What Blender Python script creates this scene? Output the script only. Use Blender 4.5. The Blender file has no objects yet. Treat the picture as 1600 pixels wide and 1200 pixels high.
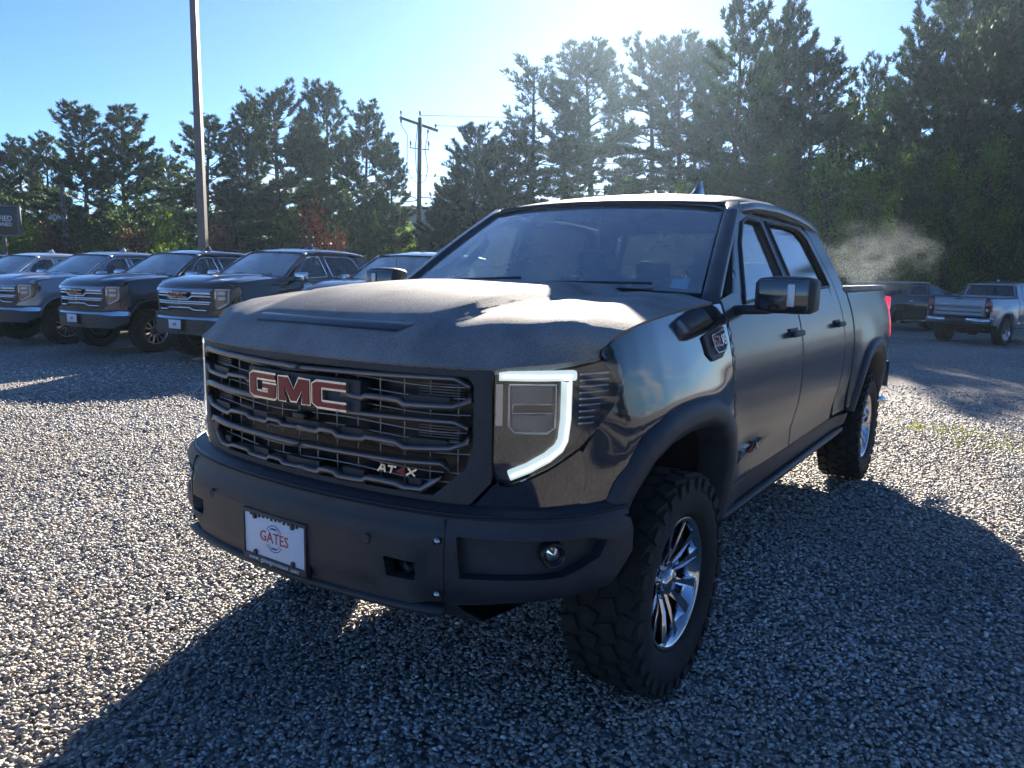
import bpy, bmesh, math, random
import numpy as np
from mathutils import Vector, Matrix, geometry

random.seed(7)
rng = np.random.default_rng(7)
SC = bpy.context.scene
COL = SC.collection
R = math.radians

# ------------------------------------------------------------------ camera
CAM = np.array([1.9878, -2.5638, 1.5572]); YAW, PITCH, ROLL, FPX = -0.5991, 0.1493, 0.021, 1183.7
fw = np.array([math.sin(YAW) * math.cos(PITCH), math.cos(YAW) * math.cos(PITCH), -math.sin(PITCH)])
rt = np.array([math.cos(YAW), -math.sin(YAW), 0.0])
up = np.cross(rt, fw)
cr, sr = math.cos(ROLL), math.sin(ROLL)
RX, UX = rt * cr + up * sr, up * cr - rt * sr
cd = bpy.data.cameras.new('camera'); cam = bpy.data.objects.new('camera', cd); COL.objects.link(cam)
cd.sensor_width = 36; cd.lens = 36 * FPX / 1600; cd.clip_start = .05; cd.clip_end = 2000
cam.matrix_world = Matrix(((RX[0], UX[0], -fw[0], CAM[0]), (RX[1], UX[1], -fw[1], CAM[1]), (RX[2], UX[2], -fw[2], CAM[2]), (0, 0, 0, 1)))
SC.camera = cam
FH = np.array([math.sin(YAW), math.cos(YAW)]); RH = np.array([math.cos(YAW), -math.sin(YAW)])

def ray(px, py):
    d = fw + (px - 800) / FPX * RX + (600 - py) / FPX * UX
    return d
def gz(x, y):
    dx, dy = x - CAM[0], y - CAM[1]
    xc = dx * RH[0] + dy * RH[1]; zc = dx * FH[0] + dy * FH[1]
    d = np.hypot(xc, zc)
    t = np.clip((d - 5.5) / 7, 0, 1); t = t * t * (3 - 2 * t)
    return -np.where(xc > 0, .030, -.018) * np.clip(xc, -40, 30) * t
def camxy(xc, zc):
    return CAM[0] + RH[0] * xc + FH[0] * zc, CAM[1] + RH[1] * xc + FH[1] * zc
def at(px, zc, py=None):
    """ground point seen in column px at forward distance zc, and the height of row py there"""
    d = ray(px, 432.0); s = zc / (d[0] * FH[0] + d[1] * FH[1])
    x, y = CAM[0] + d[0] * s, CAM[1] + d[1] * s
    if py is None: return x, y
    d = ray(px, py); s = zc / (d[0] * FH[0] + d[1] * FH[1])
    return x, y, CAM[2] + d[2] * s

# ------------------------------------------------------------------ world, sun, exposure
sd = ray(990, -24); sd = sd / np.linalg.norm(sd)
SUN_EL = math.asin(sd[2]); SUN_AZ = math.atan2(sd[0], sd[1])
W = bpy.data.worlds.new('World'); SC.world = W; W.use_nodes = True
nt = W.node_tree; nt.nodes.clear()
sky = nt.nodes.new('ShaderNodeTexSky'); sky.sky_type = 'NISHITA'; sky.sun_disc = False
sky.sun_elevation = SUN_EL; sky.sun_rotation = SUN_AZ; sky.altitude = 0; sky.air_density = .78; sky.dust_density = .22; sky.ozone_density = 8.0
bg = nt.nodes.new('ShaderNodeBackground'); bg.inputs['Strength'].default_value = .053
wo = nt.nodes.new('ShaderNodeOutputWorld')
# low clouds near the horizon
tc = nt.nodes.new('ShaderNodeTexCoord'); mp = nt.nodes.new('ShaderNodeMapping'); mp.inputs['Scale'].default_value = (5, 5, 16)
nz = nt.nodes.new('ShaderNodeTexNoise'); nz.inputs['Scale'].default_value = 1.6; nz.inputs['Detail'].default_value = 7; nz.inputs['Roughness'].default_value = .55
cr_ = nt.nodes.new('ShaderNodeValToRGB'); cr_.color_ramp.elements[0].position = .50; cr_.color_ramp.elements[1].position = .64
sep = nt.nodes.new('ShaderNodeSeparateXYZ'); hr = nt.nodes.new('ShaderNodeValToRGB')
e = hr.color_ramp.elements; e[0].position = 0.0; e[0].color = (1, 1, 1, 1); e[1].position = .135; e[1].color = (0, 0, 0, 1); k = e.new(.075); k.color = (.9, .9, .9, 1)
mul = nt.nodes.new('ShaderNodeMath'); mul.operation = 'MULTIPLY'
mx = nt.nodes.new('ShaderNodeMix'); mx.data_type = 'RGBA'; mx.inputs[7].default_value = (5.6, 5.6, 5.8, 1)
L = nt.links.new
L(tc.outputs['Generated'], mp.inputs['Vector']); L(mp.outputs[0], nz.inputs['Vector']); L(nz.outputs[0], cr_.inputs[0])
L(tc.outputs['Generated'], sep.inputs[0]); L(sep.outputs['Z'], hr.inputs[0]); L(cr_.outputs[0], mul.inputs[0]); L(hr.outputs[0], mul.inputs[1])
L(mul.outputs[0], mx.inputs[0]); L(sky.outputs[0], mx.inputs[6]); L(mx.outputs[2], bg.inputs['Color']); L(bg.outputs[0], wo.inputs[0])
sl = bpy.data.lights.new('sun', 'SUN'); sl.energy = 5.0; sl.angle = R(.55); sl.color = (1.0, .89, .74)
so = bpy.data.objects.new('sun', sl); COL.objects.link(so); so.rotation_euler = Vector(sd).to_track_quat('Z', 'Y').to_euler(); so.location = (0, 0, 30)
vs = SC.view_settings; vs.view_transform = 'Standard'; vs.look = 'None'; vs.gamma = 1; vs.use_curve_mapping = False; vs.exposure = 1.95
SC.cycles.use_denoising = True; SC.cycles.max_bounces = 8; SC.cycles.transparent_max_bounces = 24; SC.cycles.caustics_reflective = False; SC.cycles.caustics_refractive = False
SC.cycles.sample_clamp_indirect = 6; SC.cycles.volume_bounces = 0

# ------------------------------------------------------------------ materials
def mat(name, col, rough=.5, metal=0., spec=.5, coat=0., noise=0., nscale=20., bump=0., bscale=60., emit=None, estr=0., rvar=0., trans=0.):
    m = bpy.data.materials.new(name); m.use_nodes = True
    n = m.node_tree; b = n.nodes['Principled BSDF']; l = n.links.new
    b.inputs['Base Color'].default_value = (*col, 1); b.inputs['Roughness'].default_value = rough; b.inputs['Metallic'].default_value = metal
    b.inputs['Specular IOR Level'].default_value = spec; b.inputs['Coat Weight'].default_value = coat; b.inputs['Coat Roughness'].default_value = .04
    if emit: b.inputs['Emission Color'].default_value = (*emit, 1); b.inputs['Emission Strength'].default_value = estr
    t = n.nodes.new('ShaderNodeTexCoord')
    if noise or rvar:
        q = n.nodes.new('ShaderNodeTexNoise'); q.inputs['Scale'].default_value = nscale; q.inputs['Detail'].default_value = 5; l(t.outputs['Object'], q.inputs['Vector'])
        if noise:
            r = n.nodes.new('ShaderNodeMapRange'); r.inputs[1].default_value = .3; r.inputs[2].default_value = .7
            r.inputs[3].default_value = 1 - noise; r.inputs[4].default_value = 1 + noise; l(q.outputs[0], r.inputs[0])
            v = n.nodes.new('ShaderNodeVectorMath'); v.operation = 'SCALE'; v.inputs[0].default_value = col; l(r.outputs[0], v.inputs['Scale']); l(v.outputs[0], b.inputs['Base Color'])
        if rvar:
            r = n.nodes.new('ShaderNodeMapRange'); r.inputs[1].default_value = .35; r.inputs[2].default_value = .65
            r.inputs[3].default_value = max(.02, rough - rvar); r.inputs[4].default_value = rough + rvar; l(q.outputs[0], r.inputs[0]); l(r.outputs[0], b.inputs['Roughness'])
    if bump:
        q = n.nodes.new('ShaderNodeTexNoise'); q.inputs['Scale'].default_value = bscale; q.inputs['Detail'].default_value = 3; l(t.outputs['Object'], q.inputs['Vector'])
        p = n.nodes.new('ShaderNodeBump'); p.inputs['Strength'].default_value = bump; p.inputs['Distance'].default_value = .01; l(q.outputs[0], p.inputs['Height']); l(p.outputs[0], b.inputs['Normal'])
    return m

def glass(name, tint, refl=1.0, rough=.02, fog=0.0):
    """thin pane: tinted see-through, fresnel reflection, a film of dew"""
    m = bpy.data.materials.new(name); m.use_nodes = True; n = m.node_tree; n.nodes.clear(); l = n.links.new
    o = n.nodes.new('ShaderNodeOutputMaterial'); t = n.nodes.new('ShaderNodeBsdfTransparent'); t.inputs[0].default_value = (*tint, 1)
    g = n.nodes.new('ShaderNodeBsdfGlossy'); g.inputs['Roughness'].default_value = rough; g.inputs[0].default_value = (1, 1, 1, 1)
    f = n.nodes.new('ShaderNodeLayerWeight'); f.inputs[0].default_value = .5
    p5 = n.nodes.new('ShaderNodeMath'); p5.operation = 'POWER'; p5.inputs[1].default_value = 4.2; l(f.outputs['Facing'], p5.inputs[0])
    mm = n.nodes.new('ShaderNodeMath'); mm.operation = 'MULTIPLY_ADD'; mm.inputs[1].default_value = .9; mm.inputs[2].default_value = .06 * refl; l(p5.outputs[0], mm.inputs[0])
    x = n.nodes.new('ShaderNodeMixShader'); l(mm.outputs[0], x.inputs[0]); l(t.outputs[0], x.inputs[1]); l(g.outputs[0], x.inputs[2])
    last = x
    if fog:
        d = n.nodes.new('ShaderNodeBsdfDiffuse'); d.inputs[0].default_value = (.75, .8, .82, 1)
        d2 = n.nodes.new('ShaderNodeBsdfTranslucent'); d2.inputs[0].default_value = (.75, .8, .82, 1)
        a = n.nodes.new('ShaderNodeMixShader'); a.inputs[0].default_value = .5; l(d.outputs[0], a.inputs[1]); l(d2.outputs[0], a.inputs[2])
        tcx = n.nodes.new('ShaderNodeTexCoord'); q = n.nodes.new('ShaderNodeTexNoise'); q.inputs['Scale'].default_value = 3; q.inputs['Detail'].default_value = 6; l(tcx.outputs['Object'], q.inputs['Vector'])
        r = n.nodes.new('ShaderNodeMapRange'); r.inputs[1].default_value = .3; r.inputs[2].default_value = .7; r.inputs[3].default_value = fog * .6; r.inputs[4].default_value = fog * 1.4; l(q.outputs[0], r.inputs[0])
        y = n.nodes.new('ShaderNodeMixShader'); l(r.outputs[0], y.inputs[0]); l(x.outputs[0], y.inputs[1]); l(a.outputs[0], y.inputs[2]); last = y
    l(last.outputs[0], o.inputs[0])
    return m

def dew_paint(name, col, rough, dew, coat=.0, sparkle=.5, dscale=260., spec=.32):
    """car paint under a film of dew: the droplets are pale, rough and lumpy"""
    m = bpy.data.materials.new(name); m.use_nodes = True; n = m.node_tree; b = n.nodes['Principled BSDF']; l = n.links.new
    b.inputs['Roughness'].default_value = rough; b.inputs['Specular IOR Level'].default_value = spec
    t = n.nodes.new('ShaderNodeTexCoord')
    v = n.nodes.new('ShaderNodeTexVoronoi'); v.inputs['Scale'].default_value = dscale; l(t.outputs['Object'], v.inputs['Vector'])
    q = n.nodes.new('ShaderNodeTexNoise'); q.inputs['Scale'].default_value = 4; q.inputs['Detail'].default_value = 6; l(t.outputs['Object'], q.inputs['Vector'])
    r = n.nodes.new('ShaderNodeMapRange'); r.inputs[1].default_value = .3; r.inputs[2].default_value = .7; r.inputs[3].default_value = dew * .6; r.inputs[4].default_value = dew * 1.3; l(q.outputs[0], r.inputs[0])
    v2 = n.nodes.new('ShaderNodeMapRange'); v2.inputs[1].default_value = .05; v2.inputs[2].default_value = .75; v2.inputs[3].default_value = 1.2; v2.inputs[4].default_value = .7; l(v.outputs['Distance'], v2.inputs[0])
    mm = n.nodes.new('ShaderNodeMath'); mm.operation = 'MULTIPLY'; l(r.outputs[0], mm.inputs[0]); l(v2.outputs[0], mm.inputs[1])
    x = n.nodes.new('ShaderNodeMix'); x.data_type = 'RGBA'; x.inputs[6].default_value = (*col, 1); x.inputs[7].default_value = (.62, .62, .6, 1); l(mm.outputs[0], x.inputs[0]); l(x.outputs[2], b.inputs['Base Color'])
    p = n.nodes.new('ShaderNodeBump'); p.inputs['Strength'].default_value = sparkle; p.inputs['Distance'].default_value = .002; l(v.outputs['Distance'], p.inputs['Height']); p.invert = True; l(p.outputs[0], b.inputs['Normal'])
    b.inputs['Coat Weight'].default_value = coat; b.inputs['Coat Roughness'].default_value = .1
    return m

M = {}
BLK = (.010, .014, .024)  # blue tint imitates a lens veil, also in the steel and plastic below
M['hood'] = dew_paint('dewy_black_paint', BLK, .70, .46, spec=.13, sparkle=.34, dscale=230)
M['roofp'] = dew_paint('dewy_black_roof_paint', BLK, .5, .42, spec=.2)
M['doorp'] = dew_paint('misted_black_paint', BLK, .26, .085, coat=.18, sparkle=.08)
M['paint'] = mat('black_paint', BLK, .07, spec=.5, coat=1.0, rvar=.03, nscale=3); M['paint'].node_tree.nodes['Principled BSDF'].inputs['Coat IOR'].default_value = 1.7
M['steel'] = mat('textured_black_steel', (.022, .027, .036), .42, bump=.25, bscale=350, noise=.2, nscale=6)
M['plastic'] = mat('black_plastic', (.032, .036, .044), .5, bump=.2, bscale=400, noise=.2)
M['dark'] = mat('underbody_black', (.008, .008, .009), .8, noise=.3)
M['bar'] = mat('bronze_grille_metal', (.22, .19, .18), .33, metal=.8, noise=.1, nscale=12)
M['wire'] = mat('grille_wire', (.34, .36, .38), .3, metal=.7, noise=.1)
M['chrome'] = mat('chrome', (.75, .76, .78), .06, metal=1, rvar=.03)
M['red'] = mat('red_enamel', (.24, .006, .012), .3, coat=.15, noise=.1)
M['glass'] = glass('windshield_glass', (.62, .82, .82), 4.4, .04, fog=.24); M['mist_sky_glass'] = glass('misted_sky_windshield_glass', (.5, .6, .65), 7.0, .05, fog=.5)  # row windshields: pale dew film thickened to imitate bright sky reflection
M['glass2'] = glass('side_glass', (.58, .82, .86), 1.4, .04, fog=.08)
M['tint'] = glass('tinted_glass', (.06, .07, .08), 1.1, .08, fog=.02)
M['lens'] = glass('lamp_lens', (.85, .88, .92), 1.8, .02)
M['led'] = mat('led_strip', (.8, .85, .85), .3, emit=(.84, 1.0, .93), estr=.21, noise=.04, nscale=30)
M['core'] = mat('led_core', (.9, .9, .9), .3, emit=(1, 1, .98), estr=.34, noise=.03)
M['lampblk'] = mat('lamp_housing', (.012, .013, .016), .3, noise=.2)
M['lampmet'] = mat('lamp_bezel', (.5, .5, .52), .22, metal=1, noise=.1)
M['tread'] = mat('tyre_rubber', (.017, .017, .018), .8, bump=.5, bscale=180, noise=.35, nscale=14)
M['rim'] = mat('polished_alloy', (.55, .56, .60), .09, metal=1, rvar=.04)
M['rimdk'] = mat('dark_alloy_pocket', (.03, .03, .033), .3, metal=.4, noise=.15)
M['tail'] = mat('tail_lamp_red', (.5, .012, .03), .2, coat=1, emit=(1, .03, .08), estr=.28, noise=.1)
M['tailoff'] = mat('tail_lamp_unlit', (.22, .015, .02), .2, coat=1, noise=.1)
M['white_lens'] = mat('white_lens', (.7, .72, .75), .2, coat=1, noise=.05)
M['smoked'] = mat('smoked_projector', (.10, .12, .15), .12, coat=1, noise=.1)
M['plate'] = mat('plate_white', (.66, .72, .82), .35, noise=.03)
M['ink_red'] = mat('print_red', (.6, .02, .03), .5, noise=.05)
M['ink_blue'] = mat('print_blue', (.03, .05, .25), .5, noise=.05)
M['ink_white'] = mat('print_white', (.75, .76, .78), .5, noise=.03)
M['seat'] = mat('black_leather', (.02, .02, .022), .55, bump=.2, bscale=200, noise=.2)
M['trim'] = mat('cabin_trim', (.03, .031, .034), .6, noise=.2)
M['headliner'] = mat('headliner_grey', (.25, .25, .25), .9, noise=.1)
M['silver'] = mat('silver_paint', (.55, .58, .62), .22, metal=.2, coat=1, noise=.04)
M['grey'] = mat('grey_paint', (.30, .33, .37), .24, metal=.4, coat=1, noise=.04)
M['navy'] = mat('midnight_blue_paint', (.012, .018, .035), .16, coat=1, noise=.1)
M['white'] = mat('white_paint', (.68, .70, .73), .25, coat=1, noise=.03)
M['sblk'] = mat('onyx_paint', (.012, .012, .014), .18, coat=1, noise=.1)
M['green'] = mat('dark_teal_paint', (.015, .028, .034), .18, coat=1, noise=.1)
M['rim2'] = mat('bright_alloy', (.5, .5, .52), .2, metal=1, noise=.05)
M['sticker'] = mat('window_sticker', (.35, .6, .8), .5, noise=.1)
M['wood'] = mat('weathered_pole_wood', (.16, .14, .10), .85, noise=.35, nscale=8, bump=.4, bscale=30)
M['galv'] = mat('painted_pole_steel', (.10, .085, .085), .5, metal=.2, noise=.2, nscale=3)
M['cable'] = mat('cable_black', (.02, .02, .02), .6, noise=.1)
M['porc'] = mat('grey_insulator', (.12, .11, .11), .4, noise=.1)
M['bark'] = mat('pine_bark', (.075, .058, .045), .95, noise=.4, nscale=9, bump=.6, bscale=25)
M['concrete'] = mat('grey_render', (.32, .33, .34), .9, noise=.12, nscale=3, bump=.2, bscale=40)
M['roofing'] = mat('grey_roofing', (.18, .18, .19), .8, noise=.2)

def leafmat(name, col, trans=.4, var=.35):
    m = bpy.data.materials.new(name); m.use_nodes = True; n = m.node_tree; n.nodes.clear(); l = n.links.new
    o = n.nodes.new('ShaderNodeOutputMaterial'); t = n.nodes.new('ShaderNodeTexCoord'); q = n.nodes.new('ShaderNodeTexNoise'); q.inputs['Scale'].default_value = .9; q.inputs['Detail'].default_value = 4
    l(t.outputs['Object'], q.inputs['Vector'])
    oi = n.nodes.new('ShaderNodeObjectInfo'); ad = n.nodes.new('ShaderNodeMath'); ad.operation = 'MULTIPLY_ADD'; ad.inputs[1].default_value = .35; l(oi.outputs['Random'], ad.inputs[0]); l(q.outputs[0], ad.inputs[2])
    r = n.nodes.new('ShaderNodeMapRange'); r.inputs[1].default_value = .35; r.inputs[2].default_value = 1.0; r.inputs[3].default_value = 1 - var; r.inputs[4].default_value = 1 + var; l(ad.outputs[0], r.inputs[0])
    v = n.nodes.new('ShaderNodeVectorMath'); v.operation = 'SCALE'; v.inputs[0].default_value = col; l(r.outputs[0], v.inputs['Scale'])
    d = n.nodes.new('ShaderNodeBsdfPrincipled'); d.inputs['Roughness'].default_value = .55; d.inputs['Specular IOR Level'].default_value = .3; l(v.outputs[0], d.inputs['Base Color'])
    v2 = n.nodes.new('ShaderNodeVectorMath'); v2.operation = 'MULTIPLY'; v2.inputs[1].default_value = (1.5, 1.7, .6); l(v.outputs[0], v2.inputs[0])
    s = n.nodes.new('ShaderNodeBsdfTranslucent'); l(v2.outputs[0], s.inputs[0])
    x = n.nodes.new('ShaderNodeMixShader'); x.inputs[0].default_value = trans; l(d.outputs[0], x.inputs[1]); l(s.outputs[0], x.inputs[2]); l(x.outputs[0], o.inputs[0])
    return m
M['needle'] = leafmat('pine_needles', (.027, .056, .032), .28)
M['leaf'] = leafmat('broad_leaves', (.045, .08, .026), .45)
M['leafy'] = leafmat('young_leaves', (.11, .17, .035), .6)
M['maroon'] = leafmat('maroon_leaves', (.055, .014, .018), .3)
M['grass'] = leafmat('dry_grass_blades', (.13, .14, .05), .4)

def gravel_sheet_mat():
    m = bpy.data.materials.new('gravel_ground'); m.use_nodes = True; n = m.node_tree; b = n.nodes['Principled BSDF']; l = n.links.new
    t = n.nodes.new('ShaderNodeTexCoord')
    v = n.nodes.new('ShaderNodeTexVoronoi'); v.inputs['Scale'].default_value = 32; l(t.outputs['Object'], v.inputs['Vector'])
    r = n.nodes.new('ShaderNodeValToRGB'); e = r.color_ramp.elements
    e[0].position = 0; e[0].color = (.12, .12, .12, 1); e[1].position = 1; e[1].color = (.66, .62, .56, 1)
    for p, c in ((.3, (.32, .31, .29)), (.55, (.42, .405, .375)), (.8, (.50, .46, .40))):
        k = e.new(p); k.color = (*c, 1)
    s = n.nodes.new('ShaderNodeSeparateColor'); l(v.outputs['Color'], s.inputs[0]); l(s.outputs[0], r.inputs[0])
    q = n.nodes.new('ShaderNodeTexNoise'); q.inputs['Scale'].default_value = .35; q.inputs['Detail'].default_value = 6; l(t.outputs['Object'], q.inputs['Vector'])
    mr = n.nodes.new('ShaderNodeMapRange'); mr.inputs[1].default_value = .3; mr.inputs[2].default_value = .7; mr.inputs[3].default_value = .75; mr.inputs[4].default_value = 1.15; l(q.outputs[0], mr.inputs[0])
    dm = n.nodes.new('ShaderNodeMapRange'); dm.inputs[1].default_value = .2; dm.inputs[2].default_value = .75; dm.inputs[3].default_value = 1.0; dm.inputs[4].default_value = .35; l(v.outputs['Distance'], dm.inputs[0])  # colour darkened between stones, imitating the shade in the gaps
    mm = n.nodes.new('ShaderNodeMath'); mm.operation = 'MULTIPLY'; l(mr.outputs[0], mm.inputs[0]); l(dm.outputs[0], mm.inputs[1])
    sc = n.nodes.new('ShaderNodeVectorMath'); sc.operation = 'SCALE'; l(r.outputs[0], sc.inputs[0]); l(mm.outputs[0], sc.inputs['Scale']); l(sc.outputs[0], b.inputs['Base Color'])
    bp = n.nodes.new('ShaderNodeBump'); bp.invert = True; bp.inputs['Strength'].default_value = 1.0; bp.inputs['Distance'].default_value = .024; l(v.outputs['Distance'], bp.inputs['Height']); l(bp.outputs[0], b.inputs['Normal'])
    b.inputs['Roughness'].default_value = .75
    return m
def stone_mat():
    m = bpy.data.materials.new('gravel_stone'); m.use_nodes = True; n = m.node_tree; b = n.nodes['Principled BSDF']; l = n.links.new
    a = n.nodes.new('ShaderNodeAttribute'); a.attribute_name = 'tone'
    t = n.nodes.new('ShaderNodeTexCoord'); q = n.nodes.new('ShaderNodeTexNoise'); q.inputs['Scale'].default_value = 160; q.inputs['Detail'].default_value = 3; l(t.outputs['Object'], q.inputs['Vector'])
    mr = n.nodes.new('ShaderNodeMapRange'); mr.inputs[1].default_value = .3; mr.inputs[2].default_value = .7; mr.inputs[3].default_value = .75; mr.inputs[4].default_value = 1.2; l(q.outputs[0], mr.inputs[0])
    sc = n.nodes.new('ShaderNodeVectorMath'); sc.operation = 'SCALE'; l(a.outputs['Color'], sc.inputs[0]); l(mr.outputs[0], sc.inputs['Scale']); l(sc.outputs[0], b.inputs['Base Color'])
    b.inputs['Roughness'].default_value = .5; b.inputs['Specular IOR Level'].default_value = .4
    return m
M['ground'] = gravel_sheet_mat(); M['stone'] = stone_mat()

# ------------------------------------------------------------------ mesh helpers
def lerp(a, b, t): return a + (b - a) * t
def sst(x): x = min(1, max(0, x)); return x * x * (3 - 2 * x)
def link(name, me, m, parent=None):
    o = bpy.data.objects.new(name, me); COL.objects.link(o)
    if m is not None and not me.materials: me.materials.append(m)
    if parent is not None: o.parent = parent
    return o
def tag(o, label=None, cat=None, group=None, kind=None):
    for k, v in (('label', label), ('category', cat), ('group', group), ('kind', kind)):
        if v: o[k] = v
    return o
def thing(name, label, cat, loc=(0, 0, 0), rz=0, group=None):
    o = bpy.data.objects.new(name, None); COL.objects.link(o); o.location = loc; o.rotation_euler = (0, 0, rz); o.empty_display_size = .2
    return tag(o, label, cat, group)

class MB:
    def __init__(s): s.v = []; s.f = []; s.sm = []
    def add(s, V, Fc, smooth=True, flip=False):
        o = len(s.v); s.v.extend([tuple(map(float, p)) for p in V])
        for f in Fc:
            f = [i + o for i in f]
            s.f.append(f[::-1] if flip else f); s.sm.append(smooth)
        return s
    def mirror(s, V, Fc, smooth=True):
        s.add(V, Fc, smooth); s.add([(-p[0], p[1], p[2]) for p in V], Fc, smooth, True)
    def build(s, name, m, parent=None):
        me = bpy.data.meshes.new(name); me.from_pydata(s.v, [], s.f); me.polygons.foreach_set('use_smooth', s.sm); me.update()
        return link(name, me, m, parent)

def grid(P, closed_i=False, closed_j=False):
    P = np.asarray(P, float); ni, nj = P.shape[:2]; F = []
    for i in range(ni if closed_i else ni - 1):
        for j in range(nj if closed_j else nj - 1):
            a, b = i * nj + j, i * nj + (j + 1) % nj; c, d = ((i + 1) % ni) * nj + (j + 1) % nj, ((i + 1) % ni) * nj + j
            F.append((a, b, c, d))
    return P.reshape(-1, 3), F

def box(cx, cy, cz, sx, sy, sz, bev=.0, rot=None):
    """box with chamfered edges, as verts and faces"""
    bm = bmesh.new(); bmesh.ops.create_cube(bm, size=1)
    for v in bm.verts: v.co = Vector((v.co.x * sx, v.co.y * sy, v.co.z * sz))
    if bev: bmesh.ops.bevel(bm, geom=list(bm.edges), offset=min(bev, .45 * min(sx, sy, sz)), segments=2, profile=.5, affect='EDGES')
    if rot is not None:
        for v in bm.verts: v.co = rot @ v.co
    for v in bm.verts: v.co += Vector((cx, cy, cz))
    bm.verts.index_update(); V = [v.co[:] for v in bm.verts]; F = [[v.index for v in f.verts] for f in bm.faces]; bm.free(); return V, F

def tube(pts, rad, n=8, cap=True):
    pts = [Vector(p) for p in pts]; rads = rad if hasattr(rad, '__len__') else [rad] * len(pts); rings = []; nrm = None
    for i, p in enumerate(pts):
        t = (pts[min(i + 1, len(pts) - 1)] - pts[max(i - 1, 0)]).normalized()
        if nrm is None: nrm = t.orthogonal().normalized()
        nrm = (nrm - t * nrm.dot(t)).normalized(); b = t.cross(nrm)
        rings.append([p + (nrm * math.cos(2 * math.pi * k / n) + b * math.sin(2 * math.pi * k / n)) * rads[i] for k in range(n)])
    V, F = grid([[q[:] for q in r] for r in rings], closed_j=True)
    F = [f[::-1] for f in F]
    if cap: F.append(list(range(n))); F.append(list(range(len(V) - n, len(V)))[::-1])
    return V, F

def sweep(pts, sec, upv=(0, 0, 1), closed_sec=True, cap=True):
    """section (a, b) moved along pts: a along side vector, b along up vector"""
    pts = [Vector(p) for p in pts]; U = Vector(upv); rings = []
    for i, p in enumerate(pts):
        t1 = (pts[min(i + 1, len(pts) - 1)] - pts[i]); t0 = (pts[i] - pts[max(i - 1, 0)])
        if t1.length < 1e-9: t1 = t0
        if t0.length < 1e-9: t0 = t1
        t = (t0.normalized() + t1.normalized()).normalized(); s = t.cross(U)
        if s.length < 1e-6: s = Vector((1, 0, 0))
        s.normalize(); u = s.cross(t)
        c = max(.5, t.dot(t0.normalized()))
        rings.append([(p + s * a + u * b)[:] for a, b in sec])
    V, F = grid(rings, closed_j=closed_sec); n = len(sec)
    if cap and closed_sec: F.append(list(range(n))[::-1]); F.append(list(range(len(V) - n, len(V))))
    return V, F

def lathe(prof, n=40):
    """profile (x, r) round the X axis"""
    P = [[(x, r * math.cos(2 * math.pi * k / n), r * math.sin(2 * math.pi * k / n)) for x, r in prof] for k in range(n)]
    return grid(P, closed_i=True)

def resample(poly, sp):
    out = []
    for i in range(len(poly)):
        a, b = np.array(poly[i], float), np.array(poly[(i + 1) % len(poly)], float); k = max(1, int(math.ceil(np.linalg.norm(b - a) / sp)))
        for j in range(k): out.append(a + (b - a) * j / k)
    return np.array(out)
def inside(P, poly):
    x, y = P[:, 0], P[:, 1]; r = np.zeros(len(P), bool); n = len(poly)
    for i in range(n):
        x0, y0 = poly[i]; x1, y1 = poly[(i + 1) % n]
        if y0 == y1: continue
        c = ((y0 > y) != (y1 > y)) & (x < (x1 - x0) * (y - y0) / (y1 - y0) + x0); r ^= c
    return r
def edgedist(P, poly):
    d = np.full(len(P), 9e9)
    for i in range(len(poly)):
        a, b = poly[i], poly[(i + 1) % len(poly)]; ab = b - a; L2 = max(ab @ ab, 1e-12)
        t = np.clip(((P - a) @ ab) / L2, 0, 1); d = np.minimum(d, np.linalg.norm(P - (a + t[:, None] * ab), axis=1))
    return d
def shrink(poly, d):
    n = len(poly); area = .5 * sum(poly[i][0] * poly[(i + 1) % n][1] - poly[(i + 1) % n][0] * poly[i][1] for i in range(n)); s = 1 if area > 0 else -1; out = []
    for i in range(n):
        t = poly[(i + 1) % n] - poly[i - 1]; L_ = np.linalg.norm(t); t = t / max(L_, 1e-9); out.append(poly[i] + s * d * np.array([-t[1], t[0]]))
    return np.array(out)

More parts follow.
